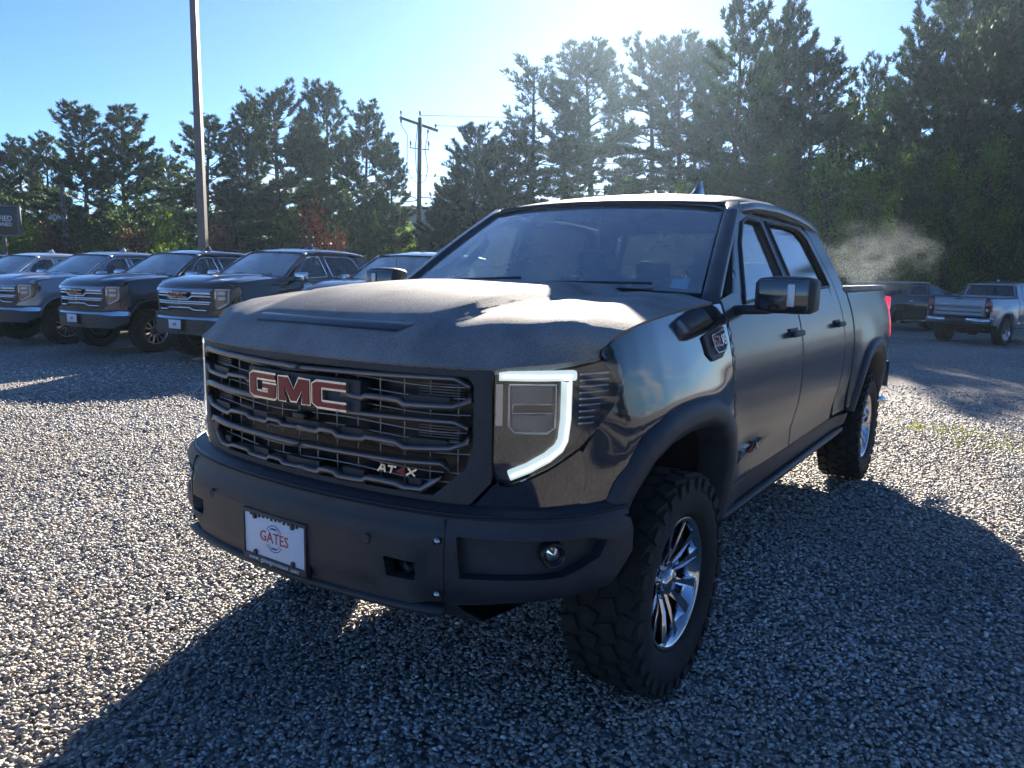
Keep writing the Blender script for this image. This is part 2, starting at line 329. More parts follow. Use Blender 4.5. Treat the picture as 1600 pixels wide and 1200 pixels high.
def panel(outline, fn, sp=.05, rim=.015, bev=.006, drop=.004, holes=(), sub=()):
    """sheet-metal panel: a 2D outline (with holes) filled with a fine mesh, laid on the surface fn(a, b), its edge rolled and turned in.
    returns verts, faces (top smooth) and rim verts, faces"""
    loops = [resample(outline, sp)] + [resample(h, sp) for h in holes]
    rings = [shrink(loops[0], bev)] + [shrink(h, -bev) for h in loops[1:]]
    V2 = []; E = []; nb = 0
    for lp in loops:
        o = len(V2); V2.extend(lp.tolist()); E += [(o + i, o + (i + 1) % len(lp)) for i in range(len(lp))]
    nb = len(V2)
    keep = []
    for rg in rings:
        ok = inside(rg, loops[0])
        for h in loops[1:]: ok &= ~inside(rg, h)
        for lp in loops: ok &= edgedist(rg, lp) > bev * .6
        keep.append(rg[ok])
    ext = np.concatenate(keep) if keep else np.zeros((0, 2))
    mn, mxx = loops[0].min(0), loops[0].max(0)
    gx, gy = np.meshgrid(np.arange(mn[0] + sp * .5, mxx[0], sp), np.arange(mn[1] + sp * .5, mxx[1], sp)); G = np.stack([gx.ravel(), gy.ravel()], 1)
    ok = inside(G, loops[0])
    for h in loops[1:]: ok &= ~inside(G, h)
    G = G[ok]
    for lp in loops: G = G[edgedist(G, lp) > bev + sp * .35] if len(G) else G
    allp = [Vector(p) for p in V2] + [Vector(p) for p in ext.tolist()] + [Vector(p) for p in G.tolist()]
    v, e, f, ov, oe, of = geometry.delaunay_2d_cdt(allp, E, [], 0, 1e-6)
    A = np.array([p[:] for p in v]); C = np.array([A[list(t)].mean(0) for t in f]); ok = inside(C, loops[0])
    for h in loops[1:]: ok &= ~inside(C, h)
    bset = np.array([any(i < nb for i in o) for o in ov])
    h = 1e-3; V = []; N = []
    for i, (a, b) in enumerate(A):
        p = Vector(fn(a, b)); n = (Vector(fn(a + h, b)) - Vector(fn(a - h, b))).cross(Vector(fn(a, b + h)) - Vector(fn(a, b - h))).normalized()
        N.append(n); V.append(p - n * (drop if bset[i] else 0))
    Fc = []
    for t, k in zip(f, ok):
        if not k: continue
        a, b, c = t[:3]
        s = (A[b][0] - A[a][0]) * (A[c][1] - A[a][1]) - (A[c][0] - A[a][0]) * (A[b][1] - A[a][1])
        Fc.append((a, b, c) if s > 0 else (a, c, b))
    cnt = {}
    for t in Fc:
        for i in range(3):
            q = (t[i], t[(i + 1) % 3]); cnt[q] = cnt.get(q, 0) + 1
    RV = []; RF = []; idx = {}
    def g(i):
        if i not in idx: idx[i] = len(RV); RV.append(V[i]); RV.append(V[i] - N[i] * rim)
        return idx[i]
    for (a, b) in cnt:
        if (b, a) not in cnt and bset[a] and bset[b]:
            i, j = g(a), g(b); RF.append((i, i + 1, j + 1, j))
    return [p[:] for p in V], Fc, [p[:] for p in RV], RF, [n[:] for n in N]

def put(name, m, parent, P, mirror=False, both=False, flip=False):
    """link a panel; mirror=True gives the copy for the other side only, both=True joins both sides"""
    mb = MB()
    for V, F in ((P[0], P[1]), (P[2], P[3])):
        if not V: continue
        if both or not mirror: mb.add(V, F, True, flip)
        if both or mirror: mb.add([(-p[0], p[1], p[2]) for p in V], F, True, not flip)
    o = mb.build(name, m, parent); NN = []
    if not P[4]: return o
    for ns, cnt in ((P[4], len(P[0])), ([(0, 0, 0)] * len(P[2]), len(P[2]))):
        if not cnt: continue
        sg = -1 if flip else 1
        if both or not mirror: NN += [(sg * a[0], sg * a[1], sg * a[2]) for a in ns]
        if both or mirror: NN += [(-sg * a[0], sg * a[1], sg * a[2]) for a in ns]
    o.data.normals_split_custom_set_from_vertices(NN); return o

def poly_prism(polys, fn, d0, d1, holes=()):
    """flat shape(s) given as 2D outlines, extruded between offsets d0 and d1 on the surface fn(a, b, d)"""
    mb = MB()
    for poly in polys:
        n = len(poly); A = [Vector(p) for p in poly]
        v, e, f, *_ = geometry.delaunay_2d_cdt(A, [(i, (i + 1) % n) for i in range(n)], [], 1, 1e-7)
        V1 = [fn(p[0], p[1], d1) for p in v]; Fc = []
        for t in f:
            a, b, c = [v[k] for k in t[:3]]; s = (b[0] - a[0]) * (c[1] - a[1]) - (c[0] - a[0]) * (b[1] - a[1]); Fc.append(t if s > 0 else t[::-1])
        mb.add(V1, Fc, False)
        area = sum(poly[i][0] * poly[(i + 1) % n][1] - poly[(i + 1) % n][0] * poly[i][1] for i in range(n))
        q = poly if area > 0 else poly[::-1]
        V = [fn(p[0], p[1], d1) for p in q] + [fn(p[0], p[1], d0) for p in q]
        mb.add(V, [(i, i + n, (i + 1) % n + n, (i + 1) % n) for i in range(n)], False)
    return mb

# ------------------------------------------------------------------ pickup truck, built in its own frame: x to its driver side, y backward from the front axle, z up
PU = np.array([0, .15, .30, .42, .52, .61, .69, .76, .82, .87, .91, .94, .965, .98, .99, .995, 1.0])
PV = np.array([-.912, -.908, -.895, -.879, -.858, -.831, -.797, -.756, -.715, -.655, -.585, -.515, -.435, -.33, -.2, 0.0, .4])
_seg = np.hypot(np.diff(PU), np.diff(PV)); PT = np.concatenate([[0], np.cumsum(_seg)])
_tt = np.linspace(0, PT[-1], 400)
def _sm(a):
    a = np.interp(_tt, PT, a); k = np.hanning(23); k /= k.sum(); p = np.pad(a, 11, mode='reflect', reflect_type='odd'); return np.convolve(p, k, 'valid')
QU, QV = _sm(PU), _sm(PV)
QN = np.stack([np.gradient(QV), -np.gradient(QU)], 1); QN /= np.linalg.norm(QN, axis=1)[:, None]   # outward (+x side)
def t_of_u(u): return math.copysign(float(np.interp(abs(u), QU, _tt)), u)
def t_of_v(v): return float(np.interp(v, QV, _tt))
def plan(t, d=0.0):
    s = -1 if t < 0 else 1; t = abs(t)
    if t > _tt[-1]: return s * (1.0 + d), .4 + t - _tt[-1]
    u, v = np.interp(t, _tt, QU), np.interp(t, _tt, QV); nx, ny = np.interp(t, _tt, QN[:, 0]), np.interp(t, _tt, QN[:, 1])
    return s * (u + nx * d), v + ny * d
def front(d=0.0, rake=.0):
    return lambda t, w: (lambda q: (q[0], q[1] + rake * (w - 1.1), w))(plan(t, d))
def fpt(u, w, d=0.0):
    x, y = plan(t_of_u(u), d); return (x, y, w)
def UW(L): return [(t_of_u(u), w) for u, w in L]

PW = np.array([.45, .55, .65, .80, .95, 1.10, 1.22, 1.30, 1.36, 1.41, 1.45, 1.50])
PS = np.array([.925, .945, .965, .985, .997, 1.002, .990, .972, .955, .937, .920, .902])
_ww = np.linspace(.45, 1.5, 106); _ws = np.interp(_ww, PW, PS); _k = np.hanning(13); _k /= _k.sum(); _ws = np.convolve(np.pad(_ws, 6, mode='reflect', reflect_type='odd'), _k, 'valid')
def S(v, w, d=0.0):
    """half width of the body side"""
    if w <= 1.47: s = np.interp(w, _ww, _ws)
    else: s = np.interp(1.47, _ww, _ws) - (w - 1.47) * .44 - max(0, w - 1.80) ** 2 * 1.5
    if v < .4: s -= 1.0 - np.interp(v, QV, QU)
    if v > 4.2: s -= .03 * (v - 4.2) ** 2 / .36
    for c in (0.0, 3.745):
        r = math.hypot(v - c, (w - .42)); s += .022 * math.exp(-((r - .66) / .13) ** 2) * sst((1.36 - w) / .14)
    s -= .018 * math.exp(-((w - .74) / .09) ** 2) * min(1, max(0, (v - .5) / .3)) * min(1, max(0, (3.2 - v) / .3))   # scallop along the doors
    return s + d
def side(d=0.0): return lambda v, w: (S(v, w, d), v, w)

ARCH = [(-.475, .60), (-.455, .72), (-.40, .85), (-.30, .945), (-.17, .99), (0, 1.005), (.17, 1.0), (.29, .965), (.375, .895), (.43, .79), (.46, .66), (.47, .53)]
def arch(c, off=0.0):
    A = np.array(ARCH); out = []
    for i in range(len(A)):
        t = A[min(i + 1, len(A) - 1)] - A[max(i - 1, 0)]; t /= np.linalg.norm(t); n = np.array([-t[1], t[0]]); out.append((A[i][0] + n[0] * off + c, A[i][1] + n[1] * off))
    return out

def wheel_parts(rimmat, darkmat):
    """one wheel, outer face towards +x, centred on the hub; returns [(name, mesh builder, material, subs)]"""
    rt_, hw = .415, .14
    ty = MB()
    prof = [(.085, .245), (.115, .25), (.137, .275), (.146, .32), (.142, .36), (.128, .392), (.11, .402), (.0, .405), (-.11, .402), (-.128, .392), (-.146, .34), (-.13, .26), (-.10, .245)]
    ty.add(*lathe(prof, 56))
    n = 30
    for k in range(n):
        for row, (x, wd, sh) in enumerate(((.108, .052, 0), (.040, .052, .5), (-.030, .052, .1), (-.105, .055, .6))):
            a = 2 * math.pi * (k + sh) / n
            V, F = box(0, 0, 0, wd, .058, .026, 0, Matrix.Rotation(.35 * (1 if row % 2 else -1), 3, 'Z'))
            rot = Matrix.Rotation(a, 3, 'X')
            ty.add([tuple(rot @ (Vector(p) + Vector((x, 0, .403)))) for p in V], F, False)
        for sgn in (1, -1):
            a = 2 * math.pi * (k + .25) / n; rot = Matrix.Rotation(a, 3, 'X')
            V, F = box(sgn * .136, 0, .377, .022, .034 if k % 2 else .05, .044, 0)
            ty.add([tuple(rot @ Vector(p)) for p in V], F, False)
    rim = MB()
    rim.add(*lathe([(.118, .247), (.120, .238), (.112, .232), (.10, .222), (.02, .212), (-.10, .225), (-.115, .247)], 56))
    dk = MB()
    dk.add(*lathe([(.03, .213), (.025, .10), (.03, .0)], 40))
    dk.add(*lathe([(-.04, .17), (-.02, .17), (-.02, .0)], 30))
    for k in range(6):
        a = 2 * math.pi * k / 6 + .25; rot = Matrix.Rotation(a, 3, 'X')
        for s in (-1, 1):   # each of the six spokes is a split pair
            o1 = [(-.012 + s * .022, .05), (.012 + s * .022, .05), (.017 + s * .030, .12), (.018 + s * .050, .19), (.020 + s * .058, .228), (-.020 + s * .058, .228), (-.016 + s * .044, .185), (-.012 + s * .026, .12)]
            xs = [.060, .060, .086, .100, .108, .108, .100, .086]
            top = [(x, y, z) for (y, z), x in zip(o1, xs)]; bot = [(x - .035, y, z) for x, y, z in top]; m_ = len(top)
            V = [tuple(rot @ Vector(p)) for p in top + bot]
            F = [list(range(m_))] + [(i, i + m_, (i + 1) % m_ + m_, (i + 1) % m_) for i in range(m_)]
            F = [f[::-1] for f in F]
            rim.add(V, F, False)
        ww = [(.062, -.018, .075), (.062, .018, .075), (.070, .028, .125), (.070, -.028, .125)]
        rim.add([tuple(rot @ Vector(p)) for p in ww], [(3, 2, 1, 0)], False)
        V, F = tube([(.05, 0, .062), (.078, 0, .062)], .010, 6); r2 = Matrix.Rotation(a + .52, 3, 'X'); rim.add([tuple(r2 @ Vector(p)) for p in V], F, False)
    cap = MB(); cap.add(*lathe([(.05, .052), (.085, .05), (.095, .042), (.098, .0)], 24))
    return ty, rim, dk, cap

def letters_GMC():
    """block letters in a 2.6 x 1 field"""
    g = [(.12, 0), (.78, 0), (.82, .04), (.82, .58), (.42, .58), (.42, .40), (.60, .40), (.60, .20), (.24, .20), (.20, .24), (.20, .76), (.24, .80), (.82, .80), (.82, 1), (.10, 1), (0, .90), (0, .12)]
    m = [(.92, 0), (1.10, 0), (1.10, .62), (1.28, .06), (1.40, .06), (1.58, .62), (1.58, 0), (1.76, 0), (1.76, 1), (1.50, 1), (1.34, .48), (1.18, 1), (.92, 1)]
    c = [(1.98, 0), (2.66, 0), (2.66, .20), (2.10, .20), (2.06, .24), (2.06, .76), (2.10, .80), (2.66, .80), (2.66, 1), (1.96, 1), (1.86, .90), (1.86, .12)]
    return [g, m, c]

STROKES = {'A': [[(0, 0), (.35, 1), (.65, 1), (1, 0)], [(.18, .38), (.82, .38)]], 'T': [[(0, 1), (1, 1)], [(.5, 1), (.5, 0)]], '4': [[(.75, 0), (.75, 1), (0, .3), (1, .3)]], 'X': [[(0, 0), (1, 1)], [(0, 1), (1, 0)]],
           'V': [[(0, 1), (.5, 0), (1, 1)]], '8': [[(.1, .5), (0, .75), (.2, 1), (.8, 1), (1, .75), (.9, .5), (.1, .5), (0, .25), (.2, 0), (.8, 0), (1, .25), (.9, .5)]], 'D': [[(0, 0), (0, 1), (.7, 1), (1, .7), (1, .3), (.7, 0), (0, 0)]],
           'E': [[(1, 1), (0, 1), (0, 0), (1, 0)], [(0, .5), (.8, .5)]], 'G': [[(1, .8), (.8, 1), (.2, 1), (0, .8), (0, .2), (.2, 0), (.8, 0), (1, .2), (1, .5), (.5, .5)]], 'S': [[(1, .85), (.8, 1), (.2, 1), (0, .8), (.15, .55), (.85, .45), (1, .2), (.8, 0), (.2, 0), (0, .15)]],
           '6': [[(.9, 1), (.2, 1), (0, .7), (0, .2), (.2, 0), (.8, 0), (1, .2), (1, .4), (.8, .55), (0, .5)]], '2': [[(0, .8), (.2, 1), (.8, 1), (1, .75), (0, 0), (1, 0)]], 'L': [[(0, 1), (0, 0), (1, 0)]]}
def stroke_text(mb, txt, fn, x0, y0, h, wdt, gap, th, d=.004, slant=0.0):
    x = x0
    for ch in txt:
        for st in STROKES.get(ch, []):
            for (a0, b0), (a1, b1) in zip(st[:-1], st[1:]):
                p = np.array([x + a0 * wdt + slant * b0 * h, y0 + b0 * h]); q = np.array([x + a1 * wdt + slant * b1 * h, y0 + b1 * h]); t = q - p; L_ = np.linalg.norm(t); t /= L_; n = np.array([-t[1], t[0]]) * th / 2; e_ = t * th * .4
                c = [p - e_ - n, q + e_ - n, q + e_ + n, p - e_ + n]
                V = [fn(a, b, d) for a, b in c] + [fn(a, b, 0) for a, b in c]
                mb.add(V, [(0, 1, 2, 3)] + [(i, i + 4, (i + 1) % 4 + 4, (i + 1) % 4) for i in range(4)], False)
        x += wdt + gap
    return x

def text_mesh(name, body, size, m, parent, mw, extrude=.0006, align='CENTER', sx=1.0):
    cu = bpy.data.curves.new(name, 'FONT'); cu.body = body; cu.size = size; cu.align_x = align; cu.align_y = 'CENTER'; cu.extrude = extrude; cu.resolution_u = 2
    ob = bpy.data.objects.new('tmp', cu); COL.objects.link(ob)
    me = bpy.data.meshes.new_from_object(ob); bpy.data.objects.remove(ob)
    me.transform(Matrix.Diagonal((sx, 1, 1, 1))); me.transform(mw); me.name = name
    me.materials.clear(); return link(name, me, m, parent)

FACE_FRONT = Matrix(((1, 0, 0, 0), (0, 0, -1, 0), (0, 1, 0, 0), (0, 0, 0, 1)))     # text in x-z facing -y

def ngrid(fn, na, nb, a0, a1, b0, b1):
    return grid([[fn(a0 + (a1 - a0) * i / na, b0 + (b1 - b0) * j / nb) for j in range(nb + 1)] for i in range(na + 1)])


ROOF_V = [1.10, 1.24, 1.50, 1.9, 2.3, 2.6, 2.80, 2.88]
ROOF_W = [1.922, 1.965, 1.998, 2.008, 1.995, 1.972, 1.945, 1.915]
def build_truck(root, style='slt', pm=None, bed_end=4.74, suv=False):
    P = root; main = style == 'at4x'
    pHood = M['hood'] if main else pm; pRoof = M['roofp'] if main else pm; pDoor = M['doorp'] if main else pm; pBody = M['paint'] if main else pm
    # --- hood: a loft from the cowl over the nose
    hv = [.50, .36, .18, -.05, -.28, -.48, -.62, -.73, -.81, -.855, -.885, -.905, -.917]
    hw_ = [1.487, 1.486, 1.481, 1.472, 1.459, 1.443, 1.425, 1.402, 1.372, 1.340, 1.308, 1.285, 1.272]
    he = [1.446, 1.442, 1.434, 1.419, 1.397, 1.365, 1.332, 1.312, 1.296, 1.290, 1.284, 1.278, 1.272]
    hu = [.925, .928, .932, .934, .936, .938, .938, .925, .903, .872, .83, .765, .715]
    rows = []
    for v, w, ue, ew in zip(hv, hw_, hu, he):
        row = []
        nose = sst((-v - .53) / .36)
        for j in range(57):
            x = (j / 28 - 1) * ue; a = abs(x)
            pv = np.interp(a, QU, QV) - QV[0]                   # how far the plan curve lies behind its centre
            dome = .032 * sst((.50 - a) / .10) * sst((v + .82) / .4) * (1 - .35 * sst((v - .1) / .5))
            groove = -.012 * math.exp(-((a - .50) / .05) ** 2) * (1 - nose)
            ridge = .012 * math.exp(-((a - .80) / .07) ** 2) * (1 - nose) * (1 - (a / ue) ** 8)
            q = a / ue; fall = (w - ew) * (.45 * q ** 2 + .55 * q ** 7)
            dy = pv * nose + (1 - nose) * .10 * (a / .92) ** 2 * (-1 if v > 0 else 0) * (v / .5 if v > 0 else 0)
            row.append((x, v + dy, w + dome + groove + ridge - fall))
        rows.append(row)
    V, F = grid(rows); mb = MB(); mb.add(V, [f[::-1] for f in F])
    under = [[(p[0], p[1] + .012, p[2] - .012) for p in r] for r in (rows[0], rows[-1])]
    mb.add(*grid([rows[0], under[0]])); mb.add(*grid([rows[-1], under[1]]))
    for j in (0, 56): mb.add(*grid([[r[j] for r in rows], [(r[j][0] * .985, r[j][1] + .008, r[j][2] - .02) for r in rows]], ))
    hood = mb.build('hood', pHood, P)
    if main:    # scoop slot across the nose
        def nose(x, w, d):
            q = abs(x) / .87; best = None
            v = np.interp(w, hw_[::-1], hv[::-1]); ns = sst((-v - .53) / .36); pv = np.interp(abs(x), QU, QV) - QV[0]
            return (x, v + pv * ns - d, w - .012 * q * q)
        sl_ = MB(); rr = []
        for w, d, k in ((1.386, .000, 1.0), (1.383, .008, 1.0), (1.376, .003, .985), (1.367, .003, .955), (1.362, .005, .93), (1.360, .0, .925)):
            rr.append([nose(lerp(-.37, .37, i / 24) * k, w, d) for i in range(25)])
        sl_.add(*grid(rr), True, True); sl_.build('scoop_slot', M['lampblk'], hood)
    # cowl, wipers
    mb = MB(); mb.add(*grid([[(lerp(-.90, .90, i / 20), .48 - .04 * (lerp(-1, 1, i / 20)) ** 2 + dv, 1.484 + dz - .05 * abs(lerp(-1, 1, i / 20)) ** 2) for i in range(21)] for dv, dz in ((.0, -.02), (.03, -.008), (.14, .002))])); mb.build('cowl', M['plastic'], P)
    # --- greenhouse
    def WS(a, b):    # a -1..1 across, b 0..1 up
        h = lerp(.815, .668, b) ; x = a * h; w = lerp(1.475, 1.895, b) + .012 * math.sin(math.pi * b) + (.018 * (1 - a * a)); v = lerp(.46, 1.10, b) + .10 * a * a
        return (x, v, w)
    mb = MB(); V, F = ngrid(WS, 24, 12, -1, 1, 0, 1); mb.add(V, F, True, True); ws = mb.build('windshield', M['glass'] if main else M['mist_sky_glass'], P)
    for s in (-1, 1):   # A pillars
        mb = MB(); pts = [Vector(WS(s * 1.035, b / 8)) + Vector((s * .012, .02, .0)) for b in range(-1, 9)]
        mb.add(*sweep(pts, [(-.035, -.03), (.035, -.03), (.042, .0), (.03, .026), (-.03, .026), (-.042, .0)])); mb.build('windshield_pillar', pDoor if main else pm, P)
    mb = MB(); pts = [WS(-1 + i / 10, 1.0) for i in range(21)]; mb.add(*sweep([(p[0], p[1] + .01, p[2] + .004) for p in pts], [(-.03, -.018), (.03, -.018), (.03, .012), (-.03, .010)])); mb.build('windshield_header', M['plastic'], P)
    V1 = 4.55 if suv else 2.88
    rv = [lerp(ROOF_V[0], V1, (q - ROOF_V[0]) / (2.88 - ROOF_V[0])) for q in ROOF_V]
    rows = []
    for v, w in zip(rv, ROOF_W):
        row = []
        for j in range(33):
            a = j / 16 - 1; hh = .725 - .02 * sst((1.4 - v) / .3)
            x = a * hh; drop = .045 * abs(a) ** 2.2 + .045 * max(0, abs(a) - .9) ** 2 * 60
            row.append((x, v + .05 * a * a * (1 if v < 1.4 else -.5 if v > V1 - .2 else 0), w - drop))
        rows.append(row)
    mb = MB(); V, F = grid(rows); mb.add(V, F, True, False); roof = mb.build('roof', pRoof, P)
    if np.array(roof.data.polygons[40].normal)[2] < 0: roof.data.flip_normals()
    mb = MB(); V, F = grid([[(p[0] * .97, p[1], p[2] - .035) for p in r] for r in rows]); mb.add(V, F, True, True); mb.build('headliner', M['headliner'], P)
    for s in (-1, 1):
        mb = MB(); pts = [(s * (np.interp(v, [1.1, 1.4, V1], [.69, .728, .725])), v, np.interp(v, rv, ROOF_W) - .088) for v in np.linspace(1.16, V1, 16)]
        mb.add(*sweep(pts, [(-.02, -.03), (.02, -.03), (.018, .022), (-.012, .03)])); mb.build('roof_rail', pDoor if main else pm, P)
    af = MB()    # shark-fin aerial
    fin = [(-.11, 0, .045), (-.09, .018, .036), (-.03, .072, .018), (.02, .102, .010), (.05, .102, .008), (.07, .050, .012), (.085, 0, .03)]
    prof = [[(x, v, z) for x, v, z in ((-hwid, yv, 0), (-hwid * .7, yv, zh * .6), (0, yv, zh), (hwid * .7, yv, zh * .6), (hwid, yv, 0))] for yv, zh, hwid in fin]
    V, F = grid(prof); af.add([(p[0] + .33, p[1] + 1.74, p[2] + 1.990) for p in V], F)
    af.add(*box(.33, 1.74, 1.994, .10, .22, .012, .005))
    if not suv: af.build('roof_aerial', M['sblk'] if main else pm, P)
    # --- doors with window openings
    w1 = [(.90, 1.455), (1.06, 1.455), (1.585, 1.49), (1.50, 1.845), (1.30, 1.85), (1.14, 1.80), (1.0, 1.66)]
    w1 = [(.80, 1.435), (1.0, 1.447), (1.575, 1.475), (1.505, 1.835), (1.32, 1.842), (1.20, 1.815), (1.05, 1.71)]
    w2 = [(1.715, 1.478), (2.56, 1.495), (2.50, 1.62), (2.40, 1.78), (2.30, 1.835), (2.10, 1.848), (1.635, 1.842)]
    d1 = [(.515, .635), (1.635, .635), (1.635, 1.48), (1.575, 1.873), (1.30, 1.885), (1.16, 1.86), (.98, 1.72), (.70, 1.48), (.515, 1.452)]
    d2 = [(1.648, .635), (2.62, .635), (2.70, .74), (2.715, 1.49), (2.63, 1.66), (2.50, 1.83), (2.38, 1.868), (2.1, 1.880), (1.588, 1.873), (1.648, 1.48)]
    pd1 = panel(d1, side(), .055, .03, .008, .005, [w1]); pd2 = panel(d2, side(), .055, .03, .008, .005, [w2])
    g1 = panel(w1, side(-.016), .08, .004, .004, .0); g2 = panel(w2, side(-.016), .08, .004, .004, .0)
    for mir in (False, True):
        s = -1 if mir else 1
        for pd, gl, gm, hx, win in ((pd1, g1, M['glass2'], 1.47, w1), (pd2, g2, M['tint'] if main else M['tint'], 2.50, w2)):
            d = put('door', pDoor, P, pd, mir); put('door_window', gm, d, gl, mir)
            # handle
            mb = MB(); u = S(hx, 1.265)
            mb.add(*box(s * (u + .028), hx, 1.265, .026, .19, .032, .011)); mb.add(*box(s * (u + .012), hx - .075, 1.265, .035, .03, .026, .008)); mb.add(*box(s * (u + .012), hx + .075, 1.265, .035, .03, .026, .008))
            mb.add(*box(s * (u + .001), hx, 1.262, .006, .15, .06, .002)); mb.build('door_handle', M['plastic'] if main else M['chrome'], d)
            # window seal / chrome surround
            mb = MB(); lp = resample(win, .06); pts = [(s * S(v, w, .004), v, w) for v, w in lp]; pts.append(pts[0]); mb.add(*sweep(pts, [(-.007, -.006), (.007, -.006), (.007, .006), (-.007, .006)], upv=(1, 0, .3), cap=False)); mb.build('window_trim', M['plastic'] if main else M['chrome'], d)
    # --- fender, with the arch cut out
    fo = [(-.505, 1.316), (-.42, 1.354), (-.28, 1.388), (-.05, 1.411), (.18, 1.427), (.50, 1.440), (.50, .56), (.478, .53)] + [(v, w) for v, w in arch(0, .03)][::-1][1:] + [(-.545, .60), (-.60, .845), (-.575, .93), (-.60, 1.00), (-.545, 1.085), (-.475, 1.15), (-.452, 1.205)]
    def fs(v, w):
        x, y, z = S(v, w), v, w
        
        return (x, y, z)
    pf = panel(fo, fs, .045, .03, .008, .005)
    for mir in (False, True):
        f_ = put('fender', pBody, P, pf, mir); s = -1 if mir else 1
        # fender-side vent badge
        ol = [(.20, 1.325), (.40, 1.360), (.435, 1.35), (.425, 1.265), (.36, 1.235), (.26, 1.228), (.215, 1.255)]
        fnb = lambda a, b, d: (s * (S(a, b) + d), a, b)
        if main and not mir:
            put('vent_badge', M['plastic'], f_, panel(ol, side(.012), .05, .014, .006, .004))
            mb = MB(); sc = [(.255, 1.325), (.395, 1.345), (.40, 1.285), (.365, 1.262), (.29, 1.258), (.265, 1.275)]
            pts = [(S(a, b, .020), a, b) for a, b in sc]; pts.append(pts[0]); mb.add(*sweep(pts, [(-.003, -.003), (.003, -.003), (.003, .003), (-.003, .003)], upv=(1, 0, 0), cap=False)); mb.build('badge_outline', M['lampmet'], f_)
            mb = MB(); stroke_text(mb, '62L', fnb, .275, 1.285, .034, .022, .007, .006, .022); mb.build('badge_lettering', M['red'], f_)
            mb = MB(); stroke_text(mb, 'V8', fnb, .352, 1.289, .034, .018, .006, .005, .022); mb.build('badge_lettering', M['lampmet'], f_)
        elif not main:
            mb = MB(); q = [(S(.28 + dv, 1.33, .004) * s, .28 + dv, 1.33 + dw) for dv, dw in ((-.1, -.012), (.1, .0), (.1, .026), (-.1, .016))]; q2 = [(p[0] + s * .012, p[1], p[2]) for p in q]; mb.add(q + q2, [(4, 5, 6, 7), (0, 1, 5, 4), (1, 2, 6, 5), (2, 3, 7, 6), (3, 0, 4, 7)], False, mir); mb.build('fender_badge', M['chrome'], f_)
    # --- flares, liners
    for c in (0.0, 3.745):
        A0 = arch(c, -.004); A1 = arch(c, .035); A2 = arch(c, .085); A3 = arch(c, .105)
        for s in (1, -1):
            rows = []
            fl = .034 if main else .012
            for a0, a1, a2, a3 in zip(A0, A1, A2, A3):
                f = lambda p, d: (s * (S(max(p[0], -.56), p[1]) + d), p[0], p[1])
                rows.append([f(a0, -.10), f(a0, fl * .55), f(a1, fl), f(a2, fl * .85), f(a3, .006), f(a3, -.02)] if main else [f(a0, -.10), f(a0, fl), f(a1, .012), f(a1, -.01)])
            V, F = grid(rows); mb = MB(); mb.add(V, F, True, s > 0); mb.build('wheel_arch_flare', M['plastic'] if main else pBody, P)
            mb = MB(); rows = [[(s * .955, p[0], p[1]), (s * .55, p[0], p[1] + .01)] for p in arch(c, .01)]; V, F = grid(rows); mb.add(V, F, True); mb.build('wheel_well', M['dark'], P)
    # --- rocker and side sill
    rk = panel([(.49, .515), (2.70, .515), (3.20, .53), (3.235, .60), (2.62, .625), (.515, .625), (.49, .60)], side(-.005), .06, .03, .008, .005)
    for mir in (False, True): put('sill', pBody if not main else M['plastic'], P, rk, mir)
    if main:
        for s in (1, -1):
            mb = MB(); mb.add(*sweep([(s * .91, .56, .50), (s * .945, .62, .505), (s * .945, 3.05, .505), (s * .91, 3.12, .50)], [(-.02, -.016), (.02, -.016), (.022, .008), (-.022, .012)])); mb.build('rock_rail', M['steel'], P)
        fnb = lambda a, b, d: (S(a, b) + d, a, b)
        mb = MB(); stroke_text(mb, 'AT', fnb, .66, .745, .042, .075, .02, .010, .012, .25); mb.build('door_lettering', M['chrome'], P)
        mb = MB(); stroke_text(mb, '4', fnb, .85, .745, .042, .065, .02, .010, .012, .25); mb.build('door_lettering', M['red'], P)
        mb = MB(); stroke_text(mb, 'X', fnb, .94, .745, .042, .075, .02, .010, .012, .25); mb.build('door_lettering', M['chrome'], P)
    # --- cab back, interior
    if not suv:
        def BW(a, b): return (a * lerp(.86, .70, b), lerp(2.965, 2.87, b) - .03 * a * a, lerp(1.47, 1.90, b))
        V, F = ngrid(BW, 10, 6, -.93, .93, .06, .92); mb = MB(); mb.add(V, F, True, True); mb.build('rear_window', M['tint'], P)
        mb = MB()
        for s in (-1, 1): mb.add(*tube([Vector(BW(s * .93, b / 4 * .95)) for b in range(5)], .03, 8))
        mb.add(*box(0, 2.895, 1.885, 1.36, .05, .055, .01)); mb.add(*box(0, 2.97, 1.20, 1.80, .03, .62, .01)); mb.add(*box(0, 2.955, 1.50, 1.62, .03, .06, .01)); mb.build('cab_back', pBody, P)
        qo = [(2.73, .64), (3.02, .64), (3.02, 1.47), (2.93, 1.66), (2.80, 1.86), (2.55, 1.872), (2.52, 1.845), (2.645, 1.67), (2.73, 1.49)]
        pq = panel(qo, side(-.002), .06, .025, .008, .005)
        for mir in (False, True): put('cab_pillar', pDoor, P, pq, mir)
    mb = MB(); mb.add(*box(0, 1.7, .60, 1.78, 2.5, .06, .02)); mb.add(*box(0, .55, .95, 1.7, .06, .7, .02)); mb.build('cab_floor', M['dark'], P)
    mb = MB(); rows = [[(lerp(-.82, .82, i / 10), v + .1 * abs(lerp(-1, 1, i / 10)) ** 2, z) for i in range(11)] for v, z in ((.56, 1.44), (.70, 1.475), (.92, 1.47), (1.02, 1.43), (1.05, 1.30), (.98, 1.10))]; mb.add(*grid(rows)); dash = mb.build('dashboard', M['trim'], P)
